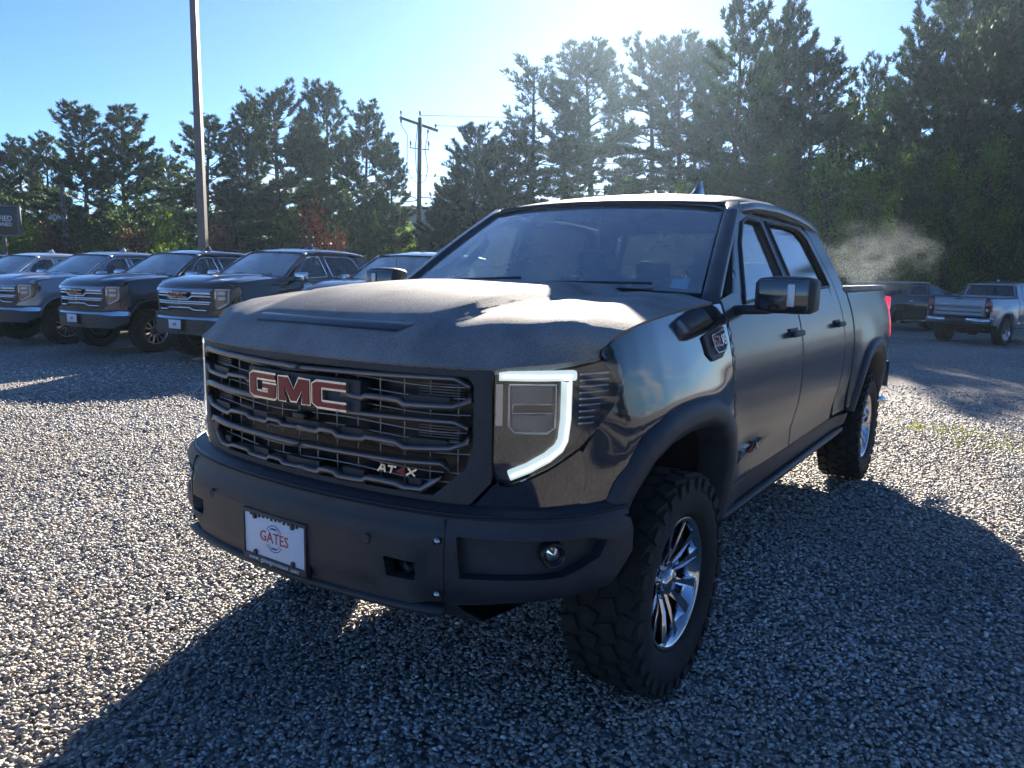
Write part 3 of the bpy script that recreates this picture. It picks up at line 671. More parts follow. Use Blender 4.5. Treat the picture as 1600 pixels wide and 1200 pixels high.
    mb = MB(); ring = [(.40 + .185 * math.cos(a), 1.20 + .07 * math.sin(a) * .9, 1.36 + .17 * math.sin(a)) for a in np.linspace(0, 2 * math.pi, 25)]; mb.add(*tube(ring, .017, 8, False)); mb.add(*box(.40, 1.20, 1.355, .30, .03, .05, .01)); mb.add(*tube([(.40, 1.2, 1.36), (.40, 1.02, 1.30)], .03, 8)); mb.build('steering_wheel', M['seat'], P)
    for v, xs in ((1.55, (-.40, .40)), (2.45, (-.40, .0, .40))):
        for x in xs:
            mb = MB(); wd = .52 if v < 2 else .42
            mb.add(*box(x, v, .92, wd, .52, .16, .05)); mb.add(*box(x, v + .30, 1.24, wd, .15, .58, .06, None)); mb.add(*box(x, v + .33, 1.60 if v < 2 else 1.55, .27, .11, .19, .045)); mb.add(*tube([(x - .06, v + .33, 1.5), (x - .06, v + .33, 1.58)], .008, 6)); mb.add(*tube([(x + .06, v + .33, 1.5), (x + .06, v + .33, 1.58)], .008, 6)); mb.build('seat', M['seat'], P)
    mb = MB(); mb.add(*box(0, 1.40, 1.80, .26, .035, .075, .02)); mb.add(*tube([(0, 1.36, 1.88), (0, 1.40, 1.82)], .012, 6)); mb.add(*box(0, 1.25, 1.865, .30, .16, .09, .03)); mb.build('rearview_mirror', M['seat'], P)
    if main:
        for s in (-1, 1):
            mb = MB(); mb.add(*tube([(s * .74, .86, 1.57), (s * .715, .92, 1.60), (s * .695, 1.0, 1.66), (s * .69, 1.05, 1.71), (s * .70, 1.07, 1.745)], [.02, .026, .028, .026, .02], 8)); mb.build('grab_handle', M['seat'], P)
        mb = MB(); V, F = ngrid(lambda a, b: (lambda p: (p[0], p[1] + .012, p[2] - .004))(WS(a, b)), 3, 3, .83, .92, .04, .13); mb.add(V, F); mb.build('window_sticker', M['sticker'], P)
    # wipers
    for x0 in (-.55, .12):
        mb = MB(); a = [Vector(WS((x0 + i * .10) / .83, .012 + .007 * i)) + Vector((0, -.018, .008)) for i in range(6)]; mb.add(*tube(a, .006, 6)); mb.build('wiper', M['plastic'], P)
    # --- grille
    gr = MB(); V, F = ngrid(lambda t, w: front(-.085)(t, w), 30, 6, t_of_u(-.66), t_of_u(.66), .87, 1.26); gr.add(V, F); gl = gr.build('grille', M['lampblk'], P)
    gpol = UW([(-.64, 1.243), (.64, 1.243), (.655, 1.215), (.655, 1.04), (.635, .965), (.535, .872), (-.535, .872), (-.635, .965), (-.655, 1.04), (-.655, 1.215)])
    gout = UW([(-.705, 1.272), (.705, 1.272), (.705, .925), (.64, .846), (-.64, .846), (-.705, .925)])
    put('grille_surround', M['plastic'] if main else M['lampblk'], gl, panel(gout, front(.0), .05, .07, .008, .005, [gpol]))
    wr = MB()
    for w in (.915, .945, 1.005, 1.04, 1.07, 1.125, 1.175, 1.21):
        wr.add(*tube([front(-.035)(t, w + .006 * math.sin(t * 9)) for t in np.linspace(t_of_u(-.64), t_of_u(.64), 30)], .0026, 5, False))
    for u in np.linspace(-.6, .6, 14): wr.add(*tube([fpt(u, w, -.04) for w in (.89, 1.24)], .0022, 5, False))
    wr.build('grille_mesh', M['wire'] if main else M['lampblk'], gl)
    bsec = [(-.020, -.008), (.012, -.008), (.016, -.003), (.016, .003), (.010, .008), (-.020, .010)]
    bmat_ = M['bar'] if main else M['chrome']
    def bar(pts, d=-.010, sec=bsec):
        q = [];
        for (u0, w0), (u1, w1_) in zip(pts[:-1], pts[1:]):
            n = max(1, int(abs(u1 - u0) / .04))
            q += [(lerp(u0, u1, i / n), lerp(w0, w1_, i / n)) for i in range(n)]
        q.append(pts[-1]); mb = MB(); mb.add(*sweep([fpt(u, w, d) for u, w in q], [(-a, b) for a, b in sec])); mb.build('grille_bar', bmat_, gl)
    if main:
        for s in (1, -1):   # outer brackets joining each pair of bars, and the stepped lower runs
            bar([(s * .20, 1.158), (s * .285, 1.150), (s * .30, 1.160), (s * .42, 1.158), (s * .44, 1.145), (s * .60, 1.150), (s * .645, 1.172), (s * .645, 1.215), (s * .60, 1.236), (s * .0, 1.225)])
            bar([(s * .0, 1.022), (s * .09, 1.018), (s * .105, 1.030), (s * .165, 1.030), (s * .18, 1.016), (s * .285, 1.018), (s * .30, 1.028), (s * .41, 1.025), (s * .44, 1.010), (s * .59, 1.022), (s * .64, 1.045), (s * .64, 1.09), (s * .60, 1.105), (s * .2, 1.100)])
            bar([(s * .0, .885), (s * .09, .882), (s * .105, .895), (s * .165, .895), (s * .18, .882), (s * .285, .884), (s * .30, .896), (s * .41, .894), (s * .44, .884), (s * .50, .886), (s * .585, .955), (s * .56, .975), (s * .44, .968), (s * .0, .965)])
        for (ua, ub, w) in ((-.285, -.20, 1.150), (.44, .59, 1.143), (-.59, -.44, 1.143), (.44, .58, 1.010), (.18, .285, 1.014), (-.285, -.18, 1.014), (-.58, -.44, 1.010), (-.09, .09, 1.014), (-.285, -.18, .880), (.18, .285, .880), (-.09, .09, .880), (.44, .50, .884), (-.50, -.44, .884)):
            mb = MB(); V, F = ngrid(lambda t, k: front(-.012 + .002 * k)(t, w + .012 + .022 * k), 6, 1, t_of_u(ua + .008), t_of_u(ub - .008), 0, 1)
            mb.add(V, F, False); mb.add(*ngrid(lambda t, k: front(-.010 - .03 * k)(t, w + .034), 6, 1, t_of_u(ua + .008), t_of_u(ub - .008), 0, 1), False); mb.build('bar_step', M['plastic'], gl)
        for s in (1, -1):
            for w0, n in ((1.170, 6), (1.040, 7)):
                mb = MB()
                for k in range(n): mb.add(*tube([fpt(s * u, w0 + k * .0085, -.035) for u in (.47, .53, .58, .62)], .0028, 5))
                mb.build('shutter_slats', M['bar'], gl)
        mb = MB(); fnp = lambda a, b, d: fpt(a, b, d)
        q = panel(UW([(-.275, 1.205), (.275, 1.205), (.275, 1.095), (-.275, 1.095)]), front(.004), .04, .06, .006, .004); put('badge_plate', M['plastic'], gl, q)
        sc = .47 / 2.66; hh = .080; fnl = lambda a, b, d: fpt(a * sc - .235, b * hh + 1.110, d + .006)
        gb = MB()
        def outset(poly, d):
            return shrink(np.array([(a * sc, b * hh) for a, b in poly]), -d)
        for poly in letters_GMC():
            o = [(x / sc, y / hh) for x, y in outset(poly, .0075)]
            pm_ = poly_prism([o], fnl, 0, .016); gb.add(pm_.v, pm_.f, False)
        gb.build('badge_lettering', M['chrome'], gl)
        gb = poly_prism([[tuple(p) for p in poly] for poly in letters_GMC()], fnl, .010, .0185); gb.build('badge_lettering', M['red'], gl)
        mb = MB(); stroke_text(mb, 'AT', fnp, .345, .928, .020, .026, .008, .006, .004, .3); mb.build('trim_badge', M['chrome'], gl)
        mb = MB(); stroke_text(mb, '4', fnp, .415, .928, .020, .024, .008, .007, .004, .3); mb.build('trim_badge', M['red'], gl)
        mb = MB(); stroke_text(mb, 'X', fnp, .450, .928, .020, .026, .008, .006, .004, .3); mb.build('trim_badge', M['chrome'], gl)
        mb = MB(); mb.add(*box(0, plan(0, .0)[1] + .02, 1.062, .06, .05, .022, .006)); mb.build('front_camera', M['lampblk'], gl)
    else:
        q = panel(UW([(-.66, 1.30), (.66, 1.30), (.69, 1.255), (.66, 1.215), (.24, 1.215), (.20, 1.228), (-.20, 1.228), (-.24, 1.215), (-.66, 1.215), (-.69, 1.255)]), lambda t, w: (lambda p: (p[0], p[1] + .75 * (w - 1.215), w))(front(.03)(t, w)), .05, .05, .01, .008); put('grille_lip', M['chrome'], gl, q)
        bs2 = [(-.02, -.016), (.022, -.014), (.022, -.006), (.002, .014), (-.02, .016)]
        for s in (1, -1):
            bar([(s * .0, 1.085), (s * .22, 1.085), (s * .30, 1.135), (s * .66, 1.135)], -.012, bs2)
            bar([(s * .30, 1.180), (s * .66, 1.180)], -.012, bs2)
            bar([(s * .0, 1.045), (s * .66, 1.045)], -.012, bs2); bar([(s * .0, 1.012), (s * .64, 1.012)], -.012, bs2)
            bar([(s * .0, .945), (s * .26, .945), (s * .34, .91), (s * .58, .91)], -.012, bs2)
        sc = .40 / 2.66; hh = .075; fnl = lambda a, b, d: fpt(a * sc - .2, b * hh + 1.115, d + .004)
        gb = poly_prism(letters_GMC(), fnl, -.03, .012); gb.build('badge_lettering', M['chrome'], gl)
        gb = poly_prism([[(a * .97 + .04, b * .84 + .08) for a, b in poly] for poly in letters_GMC()], fnl, .008, .014); gb.build('badge_lettering', M['red'], gl)
    # --- headlamps
    ho = [(.712, 1.268), (.80, 1.270), (.888, 1.272), (.925, 1.288), (.951, 1.296), (.958, 1.262), (.961, 1.205), (.953, 1.15), (.93, 1.09), (.898, 1.03), (.84, .972), (.755, .925), (.722, .935), (.712, .96)]
    ph = panel(UW(ho), front(-.035), .04, .02, .006, .003); pc = panel(UW(ho), front(.003), .04, .003, .004, .002)
    for mir in (False, True):
        s = -1 if mir else 1
        hl = put('headlight', M['lampblk'], P, ph, mir)
        led = MB()
        def strip(pts, w2, d=-.010):
            q = []
            for (u0, w0), (u1, w1_) in zip(pts[:-1], pts[1:]):
                n = max(2, int(math.hypot(u1 - u0, w1_ - w0) / .03)); q += [(lerp(u0, u1, i / n), lerp(w0, w1_, i / n)) for i in range(n)]
            q.append(pts[-1]); rows = []
            for i, (u, w) in enumerate(q):
                a, b = q[max(0, i - 1)], q[min(len(q) - 1, i + 1)]; t = np.array([t_of_u(b[0]) - t_of_u(a[0]), b[1] - a[1]]); t /= np.linalg.norm(t); n = np.array([-t[1], t[0]])
                rows.append([(lambda p: (s * p[0], p[1], p[2]))(front(dd)(t_of_u(u) + n[0] * k, w + n[1] * k)) for k, dd in ((-w2, d - .02), (-w2, d), (-w2 * .5, d + .006), (w2 * .5, d + .006), (w2, d), (w2, d - .02))])
            V, F = grid(rows); led.add(V, F, True, s > 0)
        strip([(.722, 1.250), (.893, 1.250)], .0145)
        strip([(.880, 1.233), (.880, 1.12), (.876, 1.055), (.868, 1.03), (.845, 1.003), (.80, .972), (.752, .948)], .0145)
        led.build('light_strip', M['led'] if main else M['white_lens'], hl)
        if main:
            led = MB(); strip([(.735, 1.250), (.882, 1.250)], .0055, -.003); strip([(.880, 1.228), (.880, 1.12), (.876, 1.055), (.868, 1.03), (.845, 1.003), (.80, .972), (.760, .951)], .0055, -.003); led.build('light_core', M['core'], hl)
        mb = MB()
        fr = lambda L, d: [(lambda p: (s * p[0], p[1], p[2]))(fpt(u, w, d)) for u, w in L]
        for L_, d, r in (([(.748, 1.222), (.857, 1.222), (.857, 1.095), (.842, 1.080), (.762, 1.080), (.748, 1.10), (.748, 1.222)], -.014, .0045), ([(.757, 1.165), (.853, 1.165), (.853, 1.138), (.757, 1.138), (.757, 1.165)], -.016, .003)): mb.add(*tube(fr(L_, d), r, 6, False))
        mb.build('lamp_bezel', M['lampmet'], hl)
        mb = MB(); V, F = ngrid(lambda a, b: (lambda p: (s * p[0], p[1], p[2]))(front(-.024 + .012 * (1 - (2 * a - 1) ** 2))(lerp(t_of_u(.752), t_of_u(.853), a), lerp(1.168, 1.219, b))), 8, 4, 0, 1, 0, 1); mb.add(V, F, True, mir)
        V, F = ngrid(lambda a, b: (lambda p: (s * p[0], p[1], p[2]))(front(-.024 + .012 * (1 - (2 * a - 1) ** 2))(lerp(t_of_u(.756), t_of_u(.853), a), lerp(1.086, 1.134, b))), 8, 4, 0, 1, 0, 1); mb.add(V, F, True, mir); mb.build('projector_lens', M['white_lens'] if not main else M['smoked'], hl)
        mb = MB(); V, F = ngrid(lambda t, w: (lambda p: (s * p[0], p[1], p[2]))(front(-.022)(t, w)), 6, 6, t_of_u(.902), t_of_u(.948), 1.08, 1.27)
        for k in range(9):
            w = 1.10 + k * .019; mb.add(*tube([(lambda p: (s * p[0], p[1], p[2]))(fpt(u, w, -.02)) for u in (.903, .925, .947 if w > 1.14 else .93)], .004, 5))
        mb.build('turn_reflector', M['lampmet'], hl)
        mb = MB(); V, F = ngrid(lambda t, w: (lambda p: (s * p[0], p[1], p[2]))(front(-.012)(t, w)), 3, 4, t_of_u(.714), t_of_u(.732), 1.10, 1.225); mb.add(V, F, True, mir); mb.build('inner_bezel', M['lampmet'], hl)
        put('lamp_cover', M['lens'], hl, pc, mir)
    # --- fascia below lamps and grille
    fa = [(-.945, .90), (-.925, 1.0), (-.902, 1.02), (-.845, .963), (-.757, .915), (-.715, .922), (-.648, .840), (.648, .840), (.715, .922), (.757, .915), (.845, .963), (.902, 1.02), (.925, 1.0), (.945, .90), (.94, .80), (-.94, .80)]
    put('front_fascia', pBody, P, panel(UW(fa), front(.0), .045, .03, .008, .005))
    # --- front bumper
    bo = .055 if main else .05
    if main:
        tl = t_of_v(-.455)
        pocket = UW([(.63, .782), (.90, .775), (.925, .755), (.915, .705), (.86, .660), (.64, .652)]); pocketL = [(-a, b) for a, b in pocket[::-1]]
        hook = UW([(.43, .70), (.535, .695), (.53, .64), (.44, .64)]); hookL = [(-a, b) for a, b in hook[::-1]]
        fp = [(-tl, .805), (-tl * .97, .818), (t_of_u(-.75), .828), (t_of_u(-.45), .830), (t_of_u(.45), .830), (t_of_u(.75), .828), (tl * .97, .818), (tl, .805), (tl, .70), (t_of_u(.93), .60), (t_of_u(.80), .575), (t_of_u(.55), .548), (t_of_u(-.55), .548), (t_of_u(-.80), .575), (t_of_u(-.93), .60), (-tl, .70)]
        def bface(t, w):
            d = bo + .028 * sst((w - .56) / .06) - .02 * sst((w - .77) / .06) + (.030 * sst((t_of_u(.56) - abs(t)) / .035) * sst((.785 - w) / .025))
            return front(d)(t, w)
        bp = put('front_bumper', M['steel'], P, panel(fp, bface, .045, .05, .012, .008, [pocket, pocketL, hook, hookL]))
        mb = MB()
        rows = [[front(dd)(t, ww) for t in np.linspace(-tl, tl, 80)] for dd, ww in ((bo + .0, .815), (bo - .008, .832), (bo - .03, .846), (.0, .855), (-.04, .855))]; V, F = grid(rows); mb.add(V, F, True, True); mb.build('bumper_ledge', M['steel'], bp)
        for s in (1, -1):
            mb = MB()
            V, F = ngrid(lambda t, w: (lambda p: (s * p[0], p[1], p[2]))(front(.03)(t, w)), 16, 6, t_of_u(.60), t_of_u(.94), .635, .80); mb.add(V, F, True, s < 0)
            mb.build('bumper_recess', M['plastic'], bp); mb = MB(); V, F = ngrid(lambda t, w: (lambda p: (s * p[0], p[1], p[2]))(front(.02)(t, w)), 6, 3, t_of_u(.41), t_of_u(.55), .63, .71); mb.add(V, F, True, s < 0)
            mb.build('hook_recess', M['lampblk'], bp)
        for s in (1, -1):
            c = fpt(.845, .728, .045); mb = MB(); V, F = lathe([(-.03, .040), (.03, .040), (.034, .034), (.02, .028), (.0, .024), (-.005, 0)], 20)
            ang = math.atan2(QN[np.searchsorted(QU, .845)][1], QN[np.searchsorted(QU, .845)][0]); rm = Matrix.Rotation(ang, 3, 'Z')
            mb.add([(lambda p: (s * (p.x + c[0]), p.y + c[1], p.z + c[2]))(rm @ Vector(q)) for q in V], F, True, s > 0); mb.build('fog_lamp', M['lampblk'], bp)
            mb = MB(); V, F = lathe([(-.004, .026), (.012, .022), (.02, .0)], 16); mb.add([(lambda p: (s * (p.x + c[0]), p.y + c[1], p.z + c[2]))(rm @ Vector(q)) for q in V], F, False, s > 0); mb.build('fog_lens', M['chrome'], bp)
            mb = MB(); mb.add(*tube([(s * .48, plan(t_of_u(.48), .02)[1] + .06, .66), (s * .48, plan(t_of_u(.48), .06)[1], .665), (s * .50, plan(t_of_u(.5), .07)[1], .655), (s * .50, plan(t_of_u(.5), .0)[1] + .05, .65)], .014, 8)); mb.build('tow_hook', M['steel'], bp)
        for u in (-.36, .38):
            mb = MB(); c = fpt(u, .745, .106); V, F = lathe([(0, .017), (.008, .016), (.010, .011), (.006, .0)], 14); mb.add([(c[0] + p[1], c[1] - p[0], c[2] + p[2]) for p in V], F); mb.build('parking_sensor', M['plastic'], bp)
        mb = MB(); mb.add(*tube([front(bo - .012)(t, .8365) for t in np.linspace(-tl, tl, 60)], .005, 5, False)); mb.build('ledge_seam', M['lampblk'], bp)
        for u in (-.60, .60): mb = MB(); mb.add(*tube([fpt(u, w, bo + .027 - .02 * sst((w - .77) / .06)) for w in np.linspace(.57, .825, 10)], .004, 5)); mb.build('bumper_seam', M['lampblk'], bp)
        mb = MB(); mb.add(*sweep([front(bo + .03)(t, .552) for t in np.linspace(t_of_u(-.60), t_of_u(.60), 30)], [(-.03, -.02), (.012, -.016), (.016, .0), (-.03, .01)])); mb.build('lower_lip', M['plastic'], bp)
        for u in (-.585, .585):
            for w in (.60, .765):
                mb = MB(); c = fpt(u, w, bo + .034); V, F = lathe([(0, .012), (.006, .011), (.008, .0)], 8); mb.add([(c[0] + p[1], c[1] - p[0], c[2] + p[2]) for p in V], F); mb.build('bolt', M['lampmet'], bp)
        mb = MB(); rows = [[(x, plan(t_of_u(x), .03)[1] + dv, w) for x in np.linspace(-.62, .62, 20)] for dv, w in ((0.0, .555), (.06, .50), (.16, .43), (.55, .38), (1.2, .36))]; mb.add(*grid(rows), True); mb.build('skid_plate', M['plastic'], P)
    else:
        tl = t_of_v(-.50)
        fp = [(-tl, .80), (-tl * .97, .845), (t_of_u(-.55), .845), (t_of_u(.55), .845), (tl * .97, .845), (tl, .80), (tl, .62), (t_of_u(.8), .50), (t_of_u(-.8), .50), (-tl, .62)]
        bp = put('front_bumper', pBody if pm is not M['sblk'] else M['plastic'], P, panel(fp, front(.045), .05, .05, .012, .01))
        q = panel([(-tl, .80), (t_of_u(-.80), .838), (t_of_u(.80), .838), (tl, .80), (tl, .735), (t_of_u(.80), .735), (t_of_u(.62), .760), (t_of_u(-.62), .760), (t_of_u(-.80), .735), (-tl, .735)], lambda t, w: (lambda p: (p[0], p[1] + .55 * (w - .735), w))(front(.075)(t, w)), .05, .03, .012, .009); put('chrome_strip', M['chrome'], bp, q)
        put('bumper_intake', M['lampblk'], bp, panel(UW([(-.6, .68), (.6, .68), (.55, .55), (-.55, .55)]), front(.052), .06, .02, .008, .006))
    # --- number plate with its frame and print
    py = plan(0, bo + (.040 if main else .03))[1] - .012; pw = .655 if main else .66
    mb = MB(); mb.add(*box(.0, py + .004, pw, .335, .012, .185, .004)); pl = mb.build('licence_plate', M['lampblk'], P)
    mb = MB(); mb.add(*box(.0, py - .004, pw + .006, .300, .004, .146, .001)); mb.build('plate_face', M['plate'], pl)
    X = lambda x, z, d=.0068: Matrix.Translation((x, py - d, z)) @ FACE_FRONT
    if main:
        fr_ = MB(); fr_.add(*box(0, py - .005, pw + .084, .318, .010, .014, .003)); fr_.add(*box(0, py - .005, pw - .075, .318, .010, .024, .003))
        for x in (-.155, .155): fr_.add(*box(x, py - .005, pw + .004, .010, .0095, .17, .003))
        for x in (-.095, .095):
            for z in (.070, -.056):
                fr_.add(*tube([(x, py - .004, pw + z), (x, py - .011, pw + z)], .010, 10))
        for k in range(12): fr_.add(*box(-.115 + .021 * k, py - .0055, pw + .0745 + .002 * math.sin(k * 2.1), .011, .0085, .008, .002))
        fr_.build('plate_frame', M['plastic'], pl)
        text_mesh('plate_lettering', 'GATES', .052, M['ink_red'], pl, X(0, pw + .008), sx=.95)
        for z, a0, a1 in ((pw + .012, R(30), R(150)), (pw + .004, R(210), R(330))):
            mb = MB()
            for r, wd in ((.040, .003), (.031, .002)): V, F = grid([[(rr * math.cos(a), py - .0068, z + rr * math.sin(a)) for a in np.linspace(a0, a1, 18)] for rr in (r, r + wd)]); mb.add(V, F, False)
            zz = z + (.030 if a0 < 2 else -.030); V, F = box(0, py - .0068, zz, .026, .0008, .006, 0); mb.add(V, F, False); mb.build('plate_emblem', M['ink_blue'], pl)
        text_mesh('plate_lettering', 'www. gatesgmcnissan .com', .0225, M['ink_white'], pl, X(0, pw - .0745, .0112), sx=1.02)
    else:
        mb = MB(); mb.add(*box(0, py - .0068, pw + .01, .09, .0008, .05, 0)); mb.build('plate_emblem', mat('faded_print', (.55, .3, .35), .5, noise=.1) if 'faded_print' not in bpy.data.materials else bpy.data.materials['faded_print'], pl)
    # --- door mirrors
    for s in (1, -1):
        mb = MB(); u0 = S(.80, 1.42); wd = .235
        Mf = lambda x, y, z: (s * (u0 + x), y, z)
        secs = []
        for x, sc_ in ((.085, .72), (.10, .9), (.16, 1.0), (.24, 1.0), (.30, .96), (.322, .82)):
            hz, hy = .078 * sc_, .06 * sc_; cz, cy = 1.478, .70 + .02 * (x - .1)
            sec = []
            for k in range(16):
                a = 2 * math.pi * k / 16; c_, s_ = math.cos(a), math.sin(a); pw_ = .45
                sec.append(Mf(x, cy + hy * math.copysign(abs(c_) ** pw_, c_) * (1.15 if c_ < 0 else 1), cz + hz * math.copysign(abs(s_) ** pw_, s_)))
            secs.append(sec)
        V, F = grid(secs, closed_j=True); F.append(list(range(16))[::-1]); F.append(list(range(len(V) - 16, len(V)))); mb.add(V, F, True, s < 0)
        mr = mb.build('door_mirror', M['plastic'] if main else M['chrome'], P)
        mb = MB(); mb.add(*sweep([(s * (u0 - .03), .70, 1.405), (s * (u0 + .06), .70, 1.41), (s * (u0 + .14), .70, 1.415)], [(-.05, -.018), (.05, -.018), (.045, .02), (-.045, .02)])); mb.build('mirror_arm', M['plastic'], mr)
        if main:
            mb = MB(); mb.add(*box(s * (u0 + .238), .624, 1.478, .030, .012, .092, .006)); mb.build('mirror_lamp', M['white_lens'], mr)
            mb = MB(); mb.add(*box(s * (u0 + .205), .635, 1.478, .20, .012, .125, .006)); mb.build('mirror_cap', M['paint'], mr)
        mb = MB(); mb.add(*box(s * (u0 + .205), .762, 1.478, .20, .006, .125, .004)); mb.build('mirror_glass', M['chrome'], mr)
    # --- bed or rear body
    if not suv:
        E_ = bed_end
        ro = [(3.055, .66), (3.235, .62)] + [(v, w) for v, w in arch(3.745, .03)][1:-1] + [(4.25, .60), (E_ - .04, .66), (E_, .80), (E_ - .008, 1.08), (E_ - .03, 1.46), (3.045, 1.46)]
        pb = panel(ro, side(), .055, .03, .008, .005)
        for mir in (False, True): put('bed_side', pDoor if main else pm, P, pb, mir)
        for s in (1, -1):
            mb = MB(); mb.add(*sweep([(s * (S(v, 1.46) - .035), v, 1.482) for v in np.linspace(3.05, E_ - .02, 12)], [(-.05, -.024), (.05, -.024), (.045, .012), (-.045, .012)])); mb.build('bed_rail', M['plastic'] if not main else M['roofp'], P)
            mb = MB(); mb.add(*box(s * .80, (3.05 + E_) / 2, 1.18, .03, E_ - 3.1, .56, .01)); mb.build('bed_wall', M['dark'], P)
            q = panel([(E_ - .06, 1.06), (E_ + .004, 1.06), (E_ - .012, 1.40), (E_ - .08, 1.40)], lambda v, w: (S(v, w, .006) if s > 0 else S(v, w, .006), v, w), .05, .01, .006, .004)
            tl_ = put('tail_lamp', M['tail'] if main else M['tailoff'], P, q, s < 0)
            mb = MB(); mb.add(*box(s * .87, E_ + .012, 1.23, .17, .05, .34, .015)); mb.build('tail_lens', M['tail'] if main else M['tailoff'], tl_)
            mb = MB(); mb.add(*box(s * .85, E_ + .03, 1.11, .075, .03, .07, .01)); mb.build('reverse_lens', M['white_lens'], tl_)
        mb = MB(); mb.add(*box(0, (3.05 + E_) / 2, .92, 1.62, E_ - 3.1, .04, .01)); mb.build('bed_floor', M['dark'], P)
        mb = MB(); mb.add(*box(0, 3.07, 1.19, 1.75, .04, .56, .01)); mb.build('bed_front', M['dark'], P)
        mb = MB(); mb.add(*box(0, E_ - .01, 1.17, 1.54, .06, .56, .02)); mb.add(*box(0, E_ - .0, 1.45, 1.56, .10, .05, .018)); mb.add(*box(0, E_ + .018, .955, 1.50, .03, .08, .01)); tg = mb.build('tailgate', pm if not main else M['paint'], P)
        mb = MB(); mb.add(*box(0, E_ + .022, 1.24, 1.40, .02, .16, .03)); mb.add(*box(0, E_ + .022, 1.07, 1.36, .02, .09, .03)); mb.build('tailgate_panel', pm if not main else M['paint'], tg)
        mb = MB(); mb.add(*box(0, E_ + .052, 1.44, .24, .02, .035, .008)); mb.build('tailgate_handle', M['lampblk'], tg)
        mb = MB(); stroke_text(mb, 'GMC', lambda a, b, d: (-a, E_ + .032 + d, b), -.13, 1.235, .05, .07, .02, .014, .006); mb.build('tailgate_badge', M['lampmet'], tg)
        mb = MB(); sec = [(-.05, -.11), (.06, -.10), (.075, .0), (.06, .085), (-.05, .10)]
        mb.add(*sweep([(-.96, E_ - .12, .74), (-.93, E_ + .02, .74), (-.80, E_ + .09, .74), (.80, E_ + .09, .74), (.93, E_ + .02, .74), (.96, E_ - .12, .74)], sec)); rb = mb.build('rear_bumper', M['steel'] if main else M['plastic'], P)
        if not main:
            for s in (1, -1):
                mb = MB(); mb.add(*sweep([(s * .32, E_ + .15, .77), (s * .80, E_ + .15, .77), (s * .945, E_ + .07, .78), (s * .975, E_ - .1, .79)], [(-.02, -.075), (.02, -.075), (.02, .07), (-.02, .07)])); mb.build('chrome_corner', M['chrome'], rb)
            mb = MB(); mb.add(*box(0, E_ + .16, .74, .34, .02, .16, .005)); mb.build('plate_recess', M['lampblk'], rb)
        else:
            mb = MB(); mb.add(*tube([(.83, E_ - .12, .50), (.93, E_ - .02, .49), (.97, E_ + .02, .49)], .035, 10)); mb.build('exhaust_tip', M['chrome'], P)
    else:
        E_ = 4.55
        ro = [(2.73, .62), (3.235, .60)] + [(v, w) for v, w in arch(3.745, .03)][1:-1] + [(4.25, .58), (E_ - .02, .66), (E_, 1.1), (E_ - .03, 1.45), (E_ - .12, 1.86), (2.55, 1.872), (2.52, 1.845), (2.645, 1.67), (2.73, 1.49)]
        wq = [(2.86, 1.50), (4.36, 1.51), (4.28, 1.80), (2.72, 1.84)]
        pb = panel(ro, side(), .07, .03, .008, .005, [wq]); gq = panel(wq, side(-.014), .1, .004, .004, 0)
        for mir in (False, True): q = put('rear_quarter', pm, P, pb, mir); put('quarter_window', M['tint'], q, gq, mir)
        mb = MB(); mb.add(*box(0, E_ - .02, 1.10, 1.80, .06, .80, .02)); mb.add(*box(0, E_ - .07, 1.86, 1.40, .08, .10, .02)); tg = mb.build('liftgate', pm, P)
        mb = MB(); mb.add(*box(0, E_ - .05, 1.66, 1.44, .03, .34, .01, Matrix.Rotation(.18, 3, 'X'))); mb.build('rear_window', M['tint'], tg)
        mb = MB(); mb.add(*box(0, E_ + .05, .70, 1.86, .16, .26, .04)); mb.build('rear_bumper', pm, P)
        for s in (1, -1):
            mb = MB(); mb.add(*box(s * .86, E_ + .01, 1.30, .12, .05, .42, .015)); mb.build('tail_lamp', M['tailoff'], P)
            mb = MB(); mb.add(*tube([(s * .66, 1.45, 1.95), (s * .66, 1.52, 1.995), (s * .66, 4.1, 1.985), (s * .66, 4.2, 1.94)], .02, 8)); mb.build('luggage_rail', M['chrome'], P)
            mb = MB(); mb.add(*box(s * 1.0, 1.75, .46, .14, 2.1, .05, .02)); rbd = mb.build('running_board', M['plastic'], P)
            mb = MB(); mb.add(*box(s * 1.065, 1.75, .478, .02, 2.05, .035, .008)); mb.build('board_trim', M['chrome'], rbd)
    # --- underside
    mb = MB()
    for s in (1, -1): mb.add(*box(s * .46, 2.0, .52, .09, 5.2, .16, .01))
    mb.add(*box(0, .05, .42, 1.5, .10, .10, .02)); mb.add(*tube([(-.75, 3.745, .40), (.75, 3.745, .40)], .055, 10)); mb.add(*box(0, 3.745, .40, .28, .30, .28, .08)); mb.add(*box(0, .55, .62, .8, 1.2, .36, .05)); mb.add(*box(-.15, 2.1, .55, .45, 1.4, .18, .05)); mb.add(*box(0, -.62, .68, 1.3, .12, .40, .03)); mb.add(*box(0, 3.9, .78, 1.3, 1.5, .12, .02))
    mb.build('underframe', M['dark'], P)
    # --- wheels
    ty, rm_, dk, cp = wheel_parts(None, None)
    meshes = None
